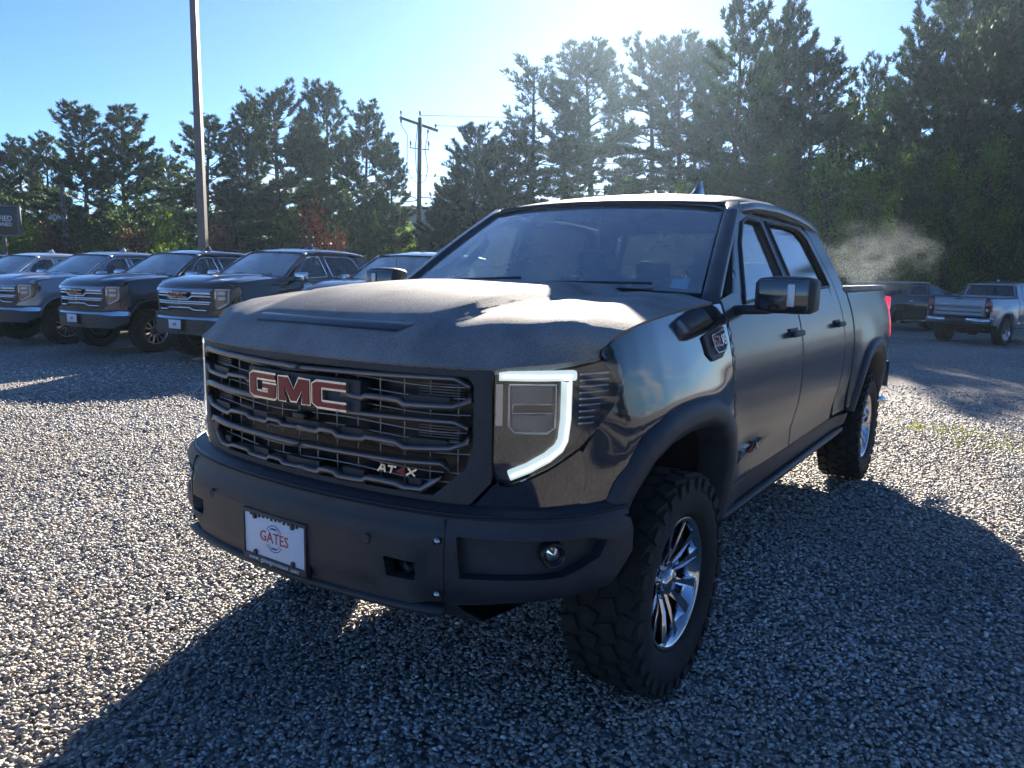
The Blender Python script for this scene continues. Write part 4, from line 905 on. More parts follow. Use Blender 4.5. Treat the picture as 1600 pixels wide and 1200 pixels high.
    for v in (0.0, 3.745):
        for s in (1, -1):
            if meshes is None:
                t = ty.build('tyre', M['tread'], None); r = rm_.build('rim', M['rim'] if main else M['rim2'], t); k = dk.build('rim_pocket', M['rimdk'], t); c = cp.build('hub_cap', M['rim'] if main else M['rimdk'], t); meshes = [t.data, r.data, k.data, c.data]
                w_ = t; w_.name = 'wheel'
            else:
                w_ = link('wheel', meshes[0], None); [link(nm, me, None, w_) for nm, me in zip(('rim', 'rim_pocket', 'hub_cap'), meshes[1:])]
            w_.parent = P; w_.location = (s * .882, v, .42); w_.rotation_euler = (random.uniform(0, 6), 0, 0 if s > 0 else math.pi)
            # wheel outer face looks to +x on the driver side
            if s < 0: w_.rotation_euler = (0, 0, math.pi)
    return P

def copy_tree(o, parent=None, swap=None):
    c = o.copy(); COL.objects.link(c)
    if parent is not None: c.parent = parent
    if swap and o.type == 'MESH':
        for i, sl_ in enumerate(o.material_slots):
            if sl_.material in swap: c.material_slots[i].link = 'OBJECT'; c.material_slots[i].material = swap[sl_.material]
    for ch in o.children: copy_tree(ch, c, swap)
    return c

# ------------------------------------------------------------------ ground
def build_ground():
    xs = np.concatenate([np.linspace(-170, -60, 8), np.linspace(-50, 50, 101), np.linspace(60, 170, 8)]); n = len(xs)
    X, Y = np.meshgrid(xs, xs + 8, indexing='ij'); Z = gz(X, Y) + np.where(np.hypot(X, Y) > 12, 0, -.012 * np.clip((12 - np.hypot(X, Y)) / 3, 0, 1))
    V, F = grid(np.stack([X, Y, Z], 2)); mb = MB(); mb.add(V, F); tag(mb.build('gravel_ground', M['ground']), kind='structure')
def build_stones():
    t = (1 + 5 ** .5) / 2
    ico = np.array([(-1, t, 0), (1, t, 0), (-1, -t, 0), (1, -t, 0), (0, -1, t), (0, 1, t), (0, -1, -t), (0, 1, -t), (t, 0, -1), (t, 0, 1), (-t, 0, -1), (-t, 0, 1)]); ico /= np.linalg.norm(ico[0])
    fc = np.array([(0, 11, 5), (0, 5, 1), (0, 1, 7), (0, 7, 10), (0, 10, 11), (1, 5, 9), (5, 11, 4), (11, 10, 2), (10, 7, 6), (7, 1, 8), (3, 9, 4), (3, 4, 2), (3, 2, 6), (3, 6, 8), (3, 8, 9), (4, 9, 5), (2, 4, 11), (6, 2, 10), (8, 6, 7), (9, 8, 1)])
    pts = []; sz = []
    for r0, r1, dens, s0, s1 in ((1.9, 3.4, 4300, .0052, .0125), (3.4, 5.2, 2700, .006, .013), (5.2, 7.6, 1150, .008, .015), (7.6, 9.5, 700, .011, .018), (9.5, 11.5, 380, .012, .019), (11.5, 14, 160, .012, .02)):
        n = int(dens * .5 * (r1 ** 2 - r0 ** 2) * 1.28); r = np.sqrt(rng.uniform(r0 ** 2, r1 ** 2, n)); a = rng.uniform(-.64, .64, n)
        xc, zc = r * np.sin(a), r * np.cos(a); pts.append(np.stack(camxy(xc, zc), 1)); sz.append(s0 + (s1 - s0) * rng.beta(1.3, 2.2, n))
    p = np.concatenate(pts); s = np.concatenate(sz); n = len(p)
    V = np.repeat(ico[None], n, 0) * (1 + rng.normal(0, .16, (n, 12, 1)))
    V *= np.stack([rng.uniform(.9, 1.45, n), rng.uniform(.7, 1.0, n), rng.uniform(.40, .65, n)], 1)[:, None] * s[:, None, None]
    tl = rng.normal(0, .3, n); ct, st = np.cos(tl)[:, None], np.sin(tl)[:, None]; V = np.stack([V[..., 0] * ct - V[..., 2] * st, V[..., 1], V[..., 0] * st + V[..., 2] * ct], 2)
    a = rng.uniform(0, 6.28, n); ca, sa = np.cos(a)[:, None], np.sin(a)[:, None]; V = np.stack([V[..., 0] * ca - V[..., 1] * sa, V[..., 0] * sa + V[..., 1] * ca, V[..., 2]], 2)
    V[..., 0] += p[:, 0:1]; V[..., 1] += p[:, 1:2]; V[..., 2] += (gz(p[:, 0], p[:, 1]) + rng.uniform(-.007, .008, n))[:, None]
    F = fc[None] + (np.arange(n) * 12)[:, None, None]
    me = bpy.data.meshes.new('gravel'); me.vertices.add(n * 12); me.vertices.foreach_set('co', V.reshape(-1).astype(np.float32)); me.loops.add(n * 60); me.loops.foreach_set('vertex_index', F.reshape(-1).astype(np.int32))
    me.polygons.add(n * 20); me.polygons.foreach_set('loop_start', np.arange(0, n * 60, 3, dtype=np.int32)); me.polygons.foreach_set('use_smooth', np.ones(n * 20, bool))
    pal = np.array([(.30, .28, .25), (.22, .22, .22), (.36, .34, .31), (.13, .135, .14), (.34, .26, .18), (.46, .45, .42), (.27, .285, .30), (.18, .16, .14)]); ci = rng.choice(8, n, p=[.24, .20, .16, .13, .08, .05, .08, .06])
    lo = sum(a_ * np.sin(p[:, 0] * fx + p[:, 1] * fy + ph_) for a_, fx, fy, ph_ in ((.10, 1.3, .7, 0), (.09, -.8, 1.9, 1), (.07, 2.9, 2.2, 2), (.06, -3.7, 1.1, 4), (.05, 5.1, -4.3, 3)))
    sand = np.clip(np.sin(p[:, 0] * .9 + p[:, 1] * 2.1 + 1.2 * np.sin(p[:, 0] * 1.7)) - .45, 0, 1)[:, None]
    pal_c = pal[ci] * (1 + lo)[:, None]; pal_c = pal_c * (1 - sand * .6) + np.array([.36, .31, .24]) * sand * .6
    c = pal_c * rng.uniform(1.0, 2.1, (n, 1)); c4 = np.concatenate([c, np.ones((n, 1))], 1); c4 = np.repeat(c4, 12, 0)
    at_ = me.attributes.new('tone', 'FLOAT_COLOR', 'POINT'); at_.data.foreach_set('color', c4.reshape(-1).astype(np.float32)); me.update()
    tag(link('gravel', me, M['stone']), kind='stuff')
build_ground(); build_stones()

# ------------------------------------------------------------------ vegetation
def raw_mesh(name, V, F, m):
    V = np.asarray(V, np.float32); F = np.asarray(F, np.int32); k = F.shape[1]
    me = bpy.data.meshes.new(name); me.vertices.add(len(V)); me.vertices.foreach_set('co', V.reshape(-1)); me.loops.add(F.size); me.loops.foreach_set('vertex_index', F.reshape(-1))
    me.polygons.add(len(F)); me.polygons.foreach_set('loop_start', np.arange(0, F.size, k, dtype=np.int32)); me.update(); me.materials.append(m); return me
def unit(v): return v / np.maximum(np.linalg.norm(v, axis=-1, keepdims=True), 1e-9)

def tufts(P, D, n, ln, wd, spread, r):
    """n needle-like blades at each point P leaning along D"""
    k = len(P); d = unit(D[:, None] + r.normal(0, spread, (k, n, 3))); s = unit(np.cross(d, r.normal(0, 1, (k, n, 3))))
    L_ = ln * r.uniform(.7, 1.25, (k, n, 1)); w = wd * r.uniform(.7, 1.3, (k, n, 1)); b = P[:, None] + d * L_ * .05
    V = np.stack([b - s * w * .5, b + s * w * .5, b + d * L_ * .6 + s * w * .45, b + d * L_], 2).reshape(-1, 3)
    i = np.arange(k * n)[:, None] * 4; return V, np.concatenate([i + [[0, 1, 2]], i + [[0, 2, 3]]])
def leaves(P, n, rad, sz, r, flat=.0):
    k = len(P); o = P[:, None] + r.normal(0, 1, (k, n, 3)) * rad; d = unit(r.normal(0, 1, (k, n, 3)) * (1, 1, .6)); s = unit(np.cross(d, r.normal(0, 1, (k, n, 3)))); L_ = sz * r.uniform(.6, 1.3, (k, n, 1))
    V = np.stack([o, o + d * L_ * .5 + s * L_ * .38, o + d * L_, o + d * L_ * .5 - s * L_ * .38], 2).reshape(-1, 3); i = np.arange(k * n)[:, None] * 4
    return V, np.concatenate([i + [[0, 1, 2]], i + [[0, 2, 3]]])

def make_pine(seed, H, Rm, cb, dens=1.0, blades=9, lean=.0, top=2, gap=.15, tuft=.34):
    """white pine: whorls of upswept limbs carrying brushes of needles; returns trunk mesh, crown mesh"""
    r = np.random.default_rng(seed); wood = MB(); TP = []; TD = []
    n = 9; tz = np.linspace(-.3, H * .97, n); bx = np.cumsum(r.normal(0, .05, n)) * (H / 16) + lean * tz / H; by = np.cumsum(r.normal(0, .05, n)) * (H / 16)
    bx -= bx[1]; by -= by[1]
    wood.add(*tube(list(zip(bx, by, tz)), list(np.linspace(.017 * H, .003 * H, n)), 7))
    ctr = lambda z: np.array([np.interp(z, tz, bx), np.interp(z, tz, by), z])
    z = cb * H; az = r.uniform(0, 6.28)
    side = r.uniform(0, 6.28)
    while z < H * .985:
        t = (z - cb * H) / (H * (1 - cb)); prof = min(1, .55 + 2.2 * t) * (1 - t) ** .45 + .07
        for b in range(r.integers(4, 7)):
            az += 6.28 / 5 + r.normal(0, .35)
            if r.random() < gap: continue
            Lb = Rm * prof * r.uniform(.55, 1.12) * (1 + .22 * math.cos(az - side)); el = lerp(-.02, .85, t ** 1.4) + r.normal(0, .12); k = 6
            s = np.linspace(0, 1, k + 1); curve = el + .55 * s ** 1.5 - .25 * (1 - t) * np.sin(math.pi * s)
            dirs = np.stack([np.cos(az) * np.cos(curve), np.sin(az) * np.cos(curve), np.sin(curve)], 1); P = ctr(z) + np.concatenate([np.zeros((1, 3)), np.cumsum(dirs[:-1] * Lb / k, 0)]); P[1:, :2] += r.normal(0, .04 * Lb, (k, 2))
            wood.add(*tube(P.tolist(), list(np.linspace(.010 * Lb + .02, .008, k + 1)), 4, False))
            nt_ = max(3, int(Lb * 4.6 * dens))
            for q in range(nt_):
                u = lerp(.28, 1.0, (q + r.random()) / nt_); i = min(k - 1, int(u * k)); base = P[i] + (P[i + 1] - P[i]) * (u * k - i); dr = dirs[i]
                sidev = np.array([-math.sin(az), math.cos(az), 0]) * r.choice([-1, 1]); tw = unit(dr * r.uniform(.5, 1) + sidev * r.uniform(.3, 1.0) + np.array([0, 0, r.uniform(.05, .4)])); tl = Lb * .30 * (1.15 - u) * r.uniform(.6, 1.2) + .18
                m_ = max(1, int(tl / .22))
                for j in range(m_): TP.append(base + tw * tl * (j + 1) / m_ + r.normal(0, .03, 3)); TD.append(tw + np.array([0, 0, .35]))
            TP.append(P[-1]); TD.append(dirs[-1] + np.array([0, 0, .3]))
        z += H * .036 * r.uniform(.6, 1.5)
    for q in range(top):
        a = r.uniform(0, 6.28); hh = r.uniform(.02, .07) * H; b0 = ctr(H * .95)
        for j in range(7): TP.append(b0 + np.array([math.cos(a) * .04 * H * j / 7, math.sin(a) * .04 * H * j / 7, hh * j / 6])); TD.append(np.array([math.cos(a) * .3, math.sin(a) * .3, 1.]))
    V, F = tufts(np.array(TP), np.array(TD), int(blades * 1.35), tuft * 1.05, .066, .5, r)
    crown = raw_mesh('crown', V, F, M['needle'])
    me = bpy.data.meshes.new('trunk'); me.from_pydata(wood.v, [], wood.f); me.polygons.foreach_set('use_smooth', wood.sm); me.materials.append(M['bark'])
    return me, crown
def make_broad(seed, H, Rm, cb, leafm, nb=60, per=90, sz=.17, rad=.42, sx=1.0):
    r = np.random.default_rng(seed); wood = MB(); C = []
    tip = np.array([r.normal(0, .25), r.normal(0, .25), H * .8]); wood.add(*tube([(0, 0, -.3), (tip[0] * .3, tip[1] * .3, H * .35), tuple(tip)], [.018 * H, .013 * H, .004 * H], 7))
    for b in range(nb):
        t = r.random(); z0 = lerp(cb * H, H * .75, t * .8); az = r.uniform(0, 6.28); rr = Rm * math.sqrt(r.random()) * (1 - .55 * t ** 2) * r.uniform(.6, 1.1); e_ = np.array([math.cos(az) * rr, math.sin(az) * rr, lerp(cb * H, H, t) + r.normal(0, .05 * H)])
        s0 = tip * (z0 / (H * .8)); mid = (s0 + e_) / 2 + np.array([0, 0, .06 * H]); wood.add(*tube([tuple(s0), tuple(mid), tuple(e_)], [.006 * H, .004 * H, .008], 4, False))
        for q in range(3): C.append(lerp(mid, e_, r.uniform(.4, 1.1)) + r.normal(0, .3 * rad, 3))
    V, F = leaves(np.array(C), per // 3, rad, sz, r); crown = raw_mesh('crown', V, F, leafm)
    me = bpy.data.meshes.new('trunk'); me.from_pydata(wood.v, [], wood.f); me.polygons.foreach_set('use_smooth', wood.sm); me.materials.append(M['bark']); return me, crown
def make_shrub(seed, H, Rm, leafm, n=160, per=26, sz=.11):
    r = np.random.default_rng(seed); wood = MB(); C = []
    for b in range(n):
        az = r.uniform(0, 6.28); el = math.asin(r.uniform(.02, 1)); q = r.uniform(.55, 1.05) * (1 + .2 * math.sin(3 * az + seed)); C.append((Rm * q * math.cos(az) * math.cos(el), Rm * q * math.sin(az) * math.cos(el), H * q * math.sin(el) * .95 + .05))
        if b % 6 == 0: wood.add(*tube([(0, 0, -.05), (C[-1][0] * .5, C[-1][1] * .5, C[-1][2] * .6), C[-1]], [.03, .018, .005], 4, False))
    V, F = leaves(np.array(C), per, .13 * Rm, sz, r); crown = raw_mesh('foliage', V, F, leafm)
    me = bpy.data.meshes.new('stems'); me.from_pydata(wood.v, [], wood.f); me.materials.append(M['bark']); return me, crown

HP = 16.0
PINES = {
 'full': [make_pine(11, HP, 4.2, .08, 1.25, 12, gap=.05), make_pine(12, HP, 4.4, .08, 1.25, 12, gap=.08), make_pine(13, HP, 4.0, .06, 1.3, 12, gap=.06)],
 'open': [make_pine(21, HP, 4.4, .12, 1.05, 10, .8, 3, .22), make_pine(22, HP, 4.6, .16, 1.05, 10, -.6, 3, .20)],
 'tall': [make_pine(31, HP, 3.9, .26, 1.25, 11, .3, 3, .14), make_pine(32, HP, 4.1, .22, 1.3, 11, -.5, 4, .12), make_pine(33, HP, 4.0, .30, 1.25, 11, .6, 3, .16)],
 'airy': [make_pine(34, HP, 3.9, .40, 1.2, 10, .8, 3, .18), make_pine(35, HP, 3.7, .44, 1.2, 10, -.8, 4, .16)],
 'lone': [make_pine(41, HP, 4.6, .30, .8, 8, .4, 2, .42)],
 'cone': [make_pine(51, HP, 4.8, .04, 1.25, 10, gap=.05, tuft=.42)],
}
BROAD = [make_broad(61, 10, 3.6, .18, M['leaf'], 80, 105), make_broad(62, 10, 3.2, .10, M['leaf'], 80, 105), make_broad(63, 10, 3.8, .22, M['leafy'], 70, 96)]
SHRUB = {'green': [make_shrub(71, 3.0, 1.9, M['leafy']), make_shrub(72, 3.0, 1.8, M['leaf'])], 'maroon': [make_shrub(73, 3.0, 1.9, M['maroon'], 190, 30, .13)]}

def plant(name, label, cat, pair, H0, R0, px, py, zc, rpx, group, rz=None, parts=('trunk', 'crown')):
    x, y, top = at(px, zc, py); g = float(gz(x, y)); h = top - g; rr = rpx / FPX * zc
    t = thing(name, label, cat, (x, y, g), random.uniform(0, 6.28) if rz is None else rz, group)
    t.scale = (rr / R0, rr / R0, h / H0)
    for nm, me in zip(parts, pair): o = link(nm, me, None, t)
    return t
TREES = [  # kind, variant, column, top row, distance, half width (px), label
 ('full', 0, -62, 200, 50, 60, 'white pine past the left edge, mostly cut off by the picture edge'),
 ('full', 1, 8, 224, 48, 46, 'white pine standing straight above the certified sign'),
 ('full', 2, 47, 203, 55, 44, 'slim white pine between the certified sign and the street light pole'),
 ('full', 0, 84, 198, 52, 42, 'white pine right behind the small wooden street light pole'),
 ('full', 1, 143, 157, 46, 62, 'broad pine above the silver grey truck, left trunk of the twin pines'),
 ('full', 2, 200, 154, 47, 60, 'broad pine above the silver grey truck, right trunk of the twin pines'),
 ('open', 0, 322, 168, 46, 66, 'open branched pine crossed by the tall parking lot lamp pole'),
 ('full', 0, 392, 150, 48, 52, 'pine just right of the tall parking lot lamp pole'),
 ('open', 1, 440, 118, 46, 66, 'tallest pine of the middle clump, with a ragged top'),
 ('full', 1, 515, 124, 49, 56, 'dense pine above the black chrome grille truck'),
 ('full', 2, 570, 152, 47, 52, 'dense pine, second from the utility pole on its left side'),
 ('full', 0, 612, 205, 44, 36, 'pine nearest the utility pole on its left side'),
 ('cone', 0, 742, 177, 44, 52, 'dark lone pine between the utility pole and the big truck cab'),
 ('cone', 0, 706, 250, 46, 34, 'short dark pine leaning against the lone pine by the utility pole'),
 ('open', 0, 800, 190, 50, 46, 'thin low pine behind the left end of the big truck roof'),
 ('lone', 0, 826, 80, 72, 74, 'irregular bare trunked pine with flat tiers above the windshield'),
 ('airy', 0, 930, 66, 108, 78, 'tall pine with a bent bare trunk left of the sun glare'),
 ('airy', 1, 1014, 58, 112, 74, 'tall pine directly under the sun glare'),
 ('airy', 0, 1066, 54, 104, 72, 'tall pine just right of the sun glare, above the roof aerial'),
 ('tall', 0, 1140, -22, 44, 66, 'very tall pine above the driver side roof edge of the big truck'),
 ('tall', 1, 1212, -12, 46, 60, 'very tall pine above the front door of the big truck'),
 ('open', 1, 1262, 58, 44, 66, 'sloping topped pine left of the patch of open sky'),
 ('tall', 2, 1332, 84, 50, 44, 'thin pine standing low in the gap of open sky'),
 ('open', 0, 1415, 12, 42, 66, 'tall pine on the right side of the open sky gap'),
 ('full', 1, 1482, -70, 42, 84, 'huge pine above the right edge pickup, taller than the picture'),
 ('tall', 1, 1552, -60, 44, 70, 'huge pine above the front of the right edge pickup cab'),
 ('open', 1, 1625, -40, 42, 76, 'huge pine at the right edge, half cut off'),
 ('airy', 1, 876, 112, 90, 62, 'ragged pine between the irregular bare trunked pine and the bent trunk pine'),
 ('full', 0, 1300, 150, 54, 52, 'dark pine low behind the steam, left of the open sky gap'),
 ('full', 2, 1372, 112, 53, 50, 'dark pine filling the bottom of the open sky gap'),
 ('full', 1, 1444, -20, 52, 62, 'dark pine in the second row behind the dark suv'),
 ('full', 0, 1518, -50, 53, 66, 'dark pine in the second row behind the tailgate of the right edge pickup'),
 ('full', 2, 1592, -50, 52, 62, 'dark pine in the second row behind the cab of the right edge pickup'),
 ('full', 1, 1100, 60, 96, 46, 'distant pine showing between the two tall pines right of the sun glare'),
 ('full', 2, 1180, 50, 54, 56, 'dark pine in the second row above the driver door of the big truck'),
 ('full', 2, 268, 232, 60, 44, 'low distant pine between the twin pines and the tall lamp pole'),
 ('full', 0, 480, 170, 58, 50, 'second row pine in the middle clump, below the ragged top'),
 ('tall', 2, 1720, -60, 42, 76, 'huge pine beyond the right edge, almost all cut off'),
]
for i, (kd, vi, px, py, zc, rpx, lb) in enumerate(TREES): plant('pine_tree', lb, 'tree', PINES[kd][vi], HP, 4.2, px, py + 22, zc, rpx * 1.5, 'pines along the edge of the lot')
for i, (xc, zc, h, kd, lb) in enumerate(((14, -26, 15, 0, 'first'), (7, -34, 17, 1, 'second'), (23, -22, 16, 2, 'third'), (33, -14, 15, 0, 'fourth'), (38, 0, 14, 1, 'fifth'), (-4, -40, 16, 2, 'sixth'))):
    x, y = camxy(xc, zc); t = thing('pine_tree', lb + ' pine behind the photographer, mirrored dark in the black fender', 'tree', (x, y, float(gz(x, y))), i * 1.3, 'pines behind the photographer'); t.scale = (1.25, 1.25, h / HP)
    for nm, me in zip(('trunk', 'crown'), PINES['full'][kd]): link(nm, me, None, t)
BR = [(0, 1130, 250, 36, 62, 'leafy tree low behind the big truck roof, left of the door frame'), (1, 1205, 240, 35, 66, 'leafy tree low behind the front door of the big truck'), (2, 1290, 240, 34, 62, 'leafy tree low behind the rear door of the big truck'), (2, 1345, 265, 33, 52, 'sunlit leafy tree above the drifting steam'),
      (1, 1405, 240, 37, 60, 'leafy tree above the dark suv'), (2, 1470, 250, 38, 60, 'leafy tree above the tailgate of the right edge pickup'), (2, 1530, 225, 38, 60, 'yellow green leafy tree above the right edge pickup cab'), (1, 1590, 215, 37, 58, 'leafy tree at the right edge above the right edge pickup'), (0, 1680, 200, 40, 66, 'leafy tree beyond the right edge'),
      (1, 885, 284, 52, 46, 'leafy tree low behind the big truck roof, below the bent pine'), (0, 985, 288, 54, 44, 'leafy tree low behind the big truck roof, below the sun glare'), (2, 1060, 284, 52, 44, 'leafy tree directly behind the big truck roof aerial')]
for vi, px, py, zc, rpx, lb in BR: plant('leafy_tree', lb, 'tree', BROAD[vi], 10, 3.5, px, py, zc, rpx, 'leafy trees under the pines')
SH = [('green', 0, 40, 318, 42, 60, 'green bush behind the certified sign'), ('green', 1, 165, 320, 44, 70, 'green bush between the street light pole and the lamp pole'), ('green', 0, 262, 318, 43, 58, 'green bush left of the tall lamp pole'), ('green', 1, 372, 322, 42, 60, 'green bush right of the tall lamp pole'), ('green', 0, 470, 318, 44, 60, 'green bush behind the black chrome grille truck'), ('green', 1, 560, 300, 42, 52, 'light green bush left of the utility pole'), ('green', 0, 622, 322, 46, 40, 'light green bush under the utility pole lamp'),
      ('maroon', 0, 95, 352, 33, 40, 'maroon leaved shrub under the small street light'), ('maroon', 0, 212, 354, 33, 38, 'maroon leaved shrub behind the silver grey truck roof'), ('maroon', 0, 350, 350, 32, 40, 'dark maroon shrub at the foot of the lamp pole'), ('maroon', 0, 496, 336, 30, 52, 'large maroon leaved shrub behind the black truck roof'),
      ('green', 1, 1338, 402, 34, 32, 'bright sunlit bush behind the steam and the truck bed'), ('green', 0, 1420, 392, 36, 36, 'bush right behind the dark suv'), ('green', 1, 1500, 392, 38, 44, 'bush behind the right edge pickup tailgate'), ('green', 0, 1580, 380, 38, 44, 'bush behind the right edge pickup cab'), ('green', 1, 1240, 380, 40, 50, 'bush behind the rear door of the big truck'), ('green', 0, 800, 330, 50, 60, 'bush behind the left end of the big truck roof')]
for kd, vi, px, py, zc, rpx, lb in SH: plant('shrub', lb, 'shrub', SHRUB[kd][vi % len(SHRUB[kd])], 3.0, 1.9, px, py, zc, rpx, 'shrubs along the edge of the lot', parts=('stems', 'foliage'))
plant('juniper', 'bushy yellow green juniper at the foot of the utility pole', 'shrub', PINES['cone'][0], HP, 4.2, 690, 318, 40, 46, None)
# far wood closing the gaps low down
def far_wood():
    r = np.random.default_rng(5); P = []
    for px in range(-260, 1900, 9):
        zc = r.uniform(66, 84); top = 345 if px < 700 else (322 if px < 1080 else 300)
        for q in range(16):
            x, y, h = at(px + r.normal(0, 8), zc, top + r.normal(8, 16)); g = float(gz(x, y)); P.append((x + r.normal(0, 1), y + r.normal(0, 2), g + (h - g) * r.uniform(.02, 1)))
    V, F = leaves(np.array(P), 14, .8, .62, r); tag(link('far_woodland', raw_mesh('far_woodland', V, F, M['leaf']), None), kind='stuff')
far_wood()
def grass_patch():
    r = np.random.default_rng(9); P = []
    for px, py, n, s in ((1500, 668, 260, .35), (1470, 660, 120, .2), (1540, 690, 90, .2), (1360, 560, 60, .2)):
        d = ray(px, py); tt = -CAM[2] / d[2]; c = CAM + d * tt
        for q in range(int(n * .4)): x, y = c[0] + r.normal(0, s * 1.3), c[1] + r.normal(0, s); P.append((x, y, float(gz(x, y)) - .005))
    P = np.array(P); V, F = tufts(P, np.tile([[0, 0, 1.]], (len(P), 1)), 3, .055, .007, .45, r); tag(link('grass', raw_mesh('grass', V, F, M['grass']), None), kind='stuff')
grass_patch()

# ------------------------------------------------------------------ vehicles
main_truck = thing('pickup_truck', 'large black off-road pickup in front, lit lamp strip, red letters on a dark grille', 'pickup truck')
build_truck(main_truck, 'at4x')
ROWG = 'chrome grille pickups parked in a row'
PHI = R(30.0)
def rowpos(xc, zc):
    xc *= .975
    x, y = camxy(xc, zc); return (x, y, float(gz(x, y)))
row_rz = (-YAW) - PHI
proto = thing('pickup_truck', 'black pickup with chrome grille and mirrors, nearest the big truck on its left', 'pickup truck', rowpos(-5.17, 13.27), row_rz, ROWG)
build_truck(proto, 'slt', M['sblk']); proto.scale = (1, 1, .985)
for (xc, zc), pm, lb in (((-7.79, 14.77), M['navy'], 'midnight blue pickup with chrome grille, between the black and the silver grey pickup'), ((-10.41, 16.27), M['grey'], 'silver grey pickup whose chrome grille is cut by the left picture edge'),
                         ((-13.03, 17.77), M['silver'], 'pale silver pickup at the left edge, beyond the silver grey one'), ((-15.7, 19.3), M['sblk'], 'dark vehicle at the far left, only its roof showing under the certified sign'), ((-2.61, 13.0), M['green'], 'dark teal pickup mostly hidden behind the hood of the big truck')):
    c = copy_tree(proto, None, {M['sblk']: pm}); c.location = rowpos(xc, zc); c.rotation_euler = (0, 0, row_rz); c['label'] = lb
    if pm is M['green']:
        c.location.z -= .07
        mb = MB(); mb.add(*tube([(.86, -.25, 1.36), (.86, -.24, 1.42), (.87, -.10, 2.95)], [.02, .006, .003], 6)); mb.build('whip_aerial', M['cable'], c)
# white pickup seen from behind
ph = R(57); tailx, tailz = camxy(13.9, 23.8); dv = RH * math.sin(ph) + FH * math.cos(ph)
ox, oy = tailx + dv[0] * 4.75, tailz + dv[1] * 4.75
wt = copy_tree(proto, None, {M['sblk']: M['grey']}); wt.location = (ox, oy, float(gz(tailx, tailz)) - .03); wt.rotation_euler = (0, 0, -YAW - ph + math.pi); wt['label'] = 'silver pickup at the right edge, seen from its tailgate'; del wt['group']
sx, sy = camxy(17.6, 31.0)
suv = thing('suv', 'dark suv with chrome luggage rails, half hidden by steam behind the truck bed', 'suv', (sx, sy, float(gz(sx, sy))), -YAW - R(78) + math.pi)
build_truck(suv, 'slt', M['sblk'], suv=True); suv.scale = (1, 1, .97)

# ------------------------------------------------------------------ poles, wires, sign, building
def post(name, label, cat, px, zc): x, y = at(px, zc); return thing(name, label, cat, (x, y, float(gz(x, y))), -YAW), x, y
lp, x, y = post('lamp_post', 'tall square steel parking lot lamp post behind the parked pickups', 'lamp post', 319.5, 23.5)
mb = MB(); mb.add(*sweep([(0, 0, 0), (0, 0, 11.2)], [(-.125, -.125), (.125, -.125), (.125, .125), (-.125, .125)], upv=(0, 1, 0))); V = np.array(mb.v); f_ = 1 - .34 * V[:, 2] / 11.2; V[:, 0] *= f_; V[:, 1] *= f_; mb.v = [tuple(p) for p in V]; mb.sm = [False] * len(mb.f); mb.build('pole', M['galv'], lp)
mb = MB(); mb.add(*box(0, 0, .04, .42, .42, .06, .01)); mb.build('base_plate', M['galv'], lp)
mb = MB(); mb.add(*tube([(.05, 0, 10.95), (.22, 0, 10.72)], .03, 8)); mb.build('bracket', M['galv'], lp)
mb = MB(); mb.add(*box(.38, 0, 10.72, .42, .3, .12, .03)); mb.build('lamp_head', M['galv'], lp)
# utility pole
up_, x, y = post('utility_pole', 'wooden utility pole with a slanting crossarm and wires', 'utility pole', 654, 46)
top = at(656, 46, 184)[2] - float(gz(x, y))
mb = MB(); mb.add(*tube([(0, 0, -.2), (.02, 0, top * .5), (.06, 0, top)], [.17, .14, .12], 10)); mb.build('pole', M['wood'], up_)
xa = MB(); xa.add(*sweep([(-1.05, -.5, top - .10), (1.05, .55, top - .62)], [(-.06, -.07), (.06, -.07), (.06, .07), (-.06, .07)])); xa.build('crossarm', M['wood'], up_)
def ins(x, y, z, h=.34):
    mb = MB(); mb.add(*tube([(x, y, z), (x, y, z + h * .4), (x, y, z + h * .45), (x, y, z + h * .7), (x, y, z + h * .72), (x, y, z + h)], [.02, .02, .06, .05, .07, .035], 8)); return mb.build('insulator', M['porc'], up_)
ins(-.98, -.45, top - .03); ins(.92, .5, top - .56); ins(.06, 0, top, .40); ins(-.98, -.45, top - .55, .4); ins(.50, .25, top - .95, .35)
for zz, x0, x1 in ((top - 1.75, -.55, .62),):
    mb = MB(); mb.add(*tube([(x0, 0, zz + .05), (x1, 0, zz - .05)], .03, 6)); mb.build('cutout_bracket', M['galv'], up_)
for xx in (-.48, .58): ins(xx, -.05, top - 1.75, .45)
mb = MB()
for pts in ([(-.98, -.45, top - .5), (-.66, -.2, top - 1.0), (-.66, -.2, top - 3.0), (-.3, -.2, top - 3.6), (0, -.15, top - 3.8)], [(-.05, -.15, top - .4), (-.20, -.18, top - 1.8), (-.12, -.18, top - 3.0), (0, -.16, top - 3.4)], [(.50, .2, top - .9), (.36, .0, top - 1.8), (.55, -.1, top - 2.9), (.40, -.15, top - 3.6), (.1, -.14, top - 3.7)]): mb.add(*tube(pts, .022, 5))
mb.build('drop_wire', M['cable'], up_)
mb = MB(); mb.add(*tube([(0, -.1, top - 4.9), (-.2, -.1, top - 4.55), (-.7, -.1, top - 4.45)], .03, 6)); la = mb.build('lamp_arm', M['galv'], up_)
mb = MB(); mb.add(*tube([(-.55, -.1, top - 4.42), (-.75, -.1, top - 4.36), (-1.0, -.1, top - 4.30), (-1.15, -.1, top - 4.30)], [.06, .15, .17, .06], 10)); mb.build('lamp_head', M['galv'], up_)
bx, by, bz = x, y, float(gz(x, y))
def wire(label, pa, pb, sag, rad=.018):
    pts = [tuple(np.array(pa) * (1 - t) + np.array(pb) * t - np.array([0, 0, sag * 4 * t * (1 - t)])) for t in np.linspace(0, 1, 17)]
    mb = MB(); mb.add(*tube(pts, rad, 5)); tag(mb.build('overhead_wire', M['cable']), label, 'wire', 'overhead wires along the road')
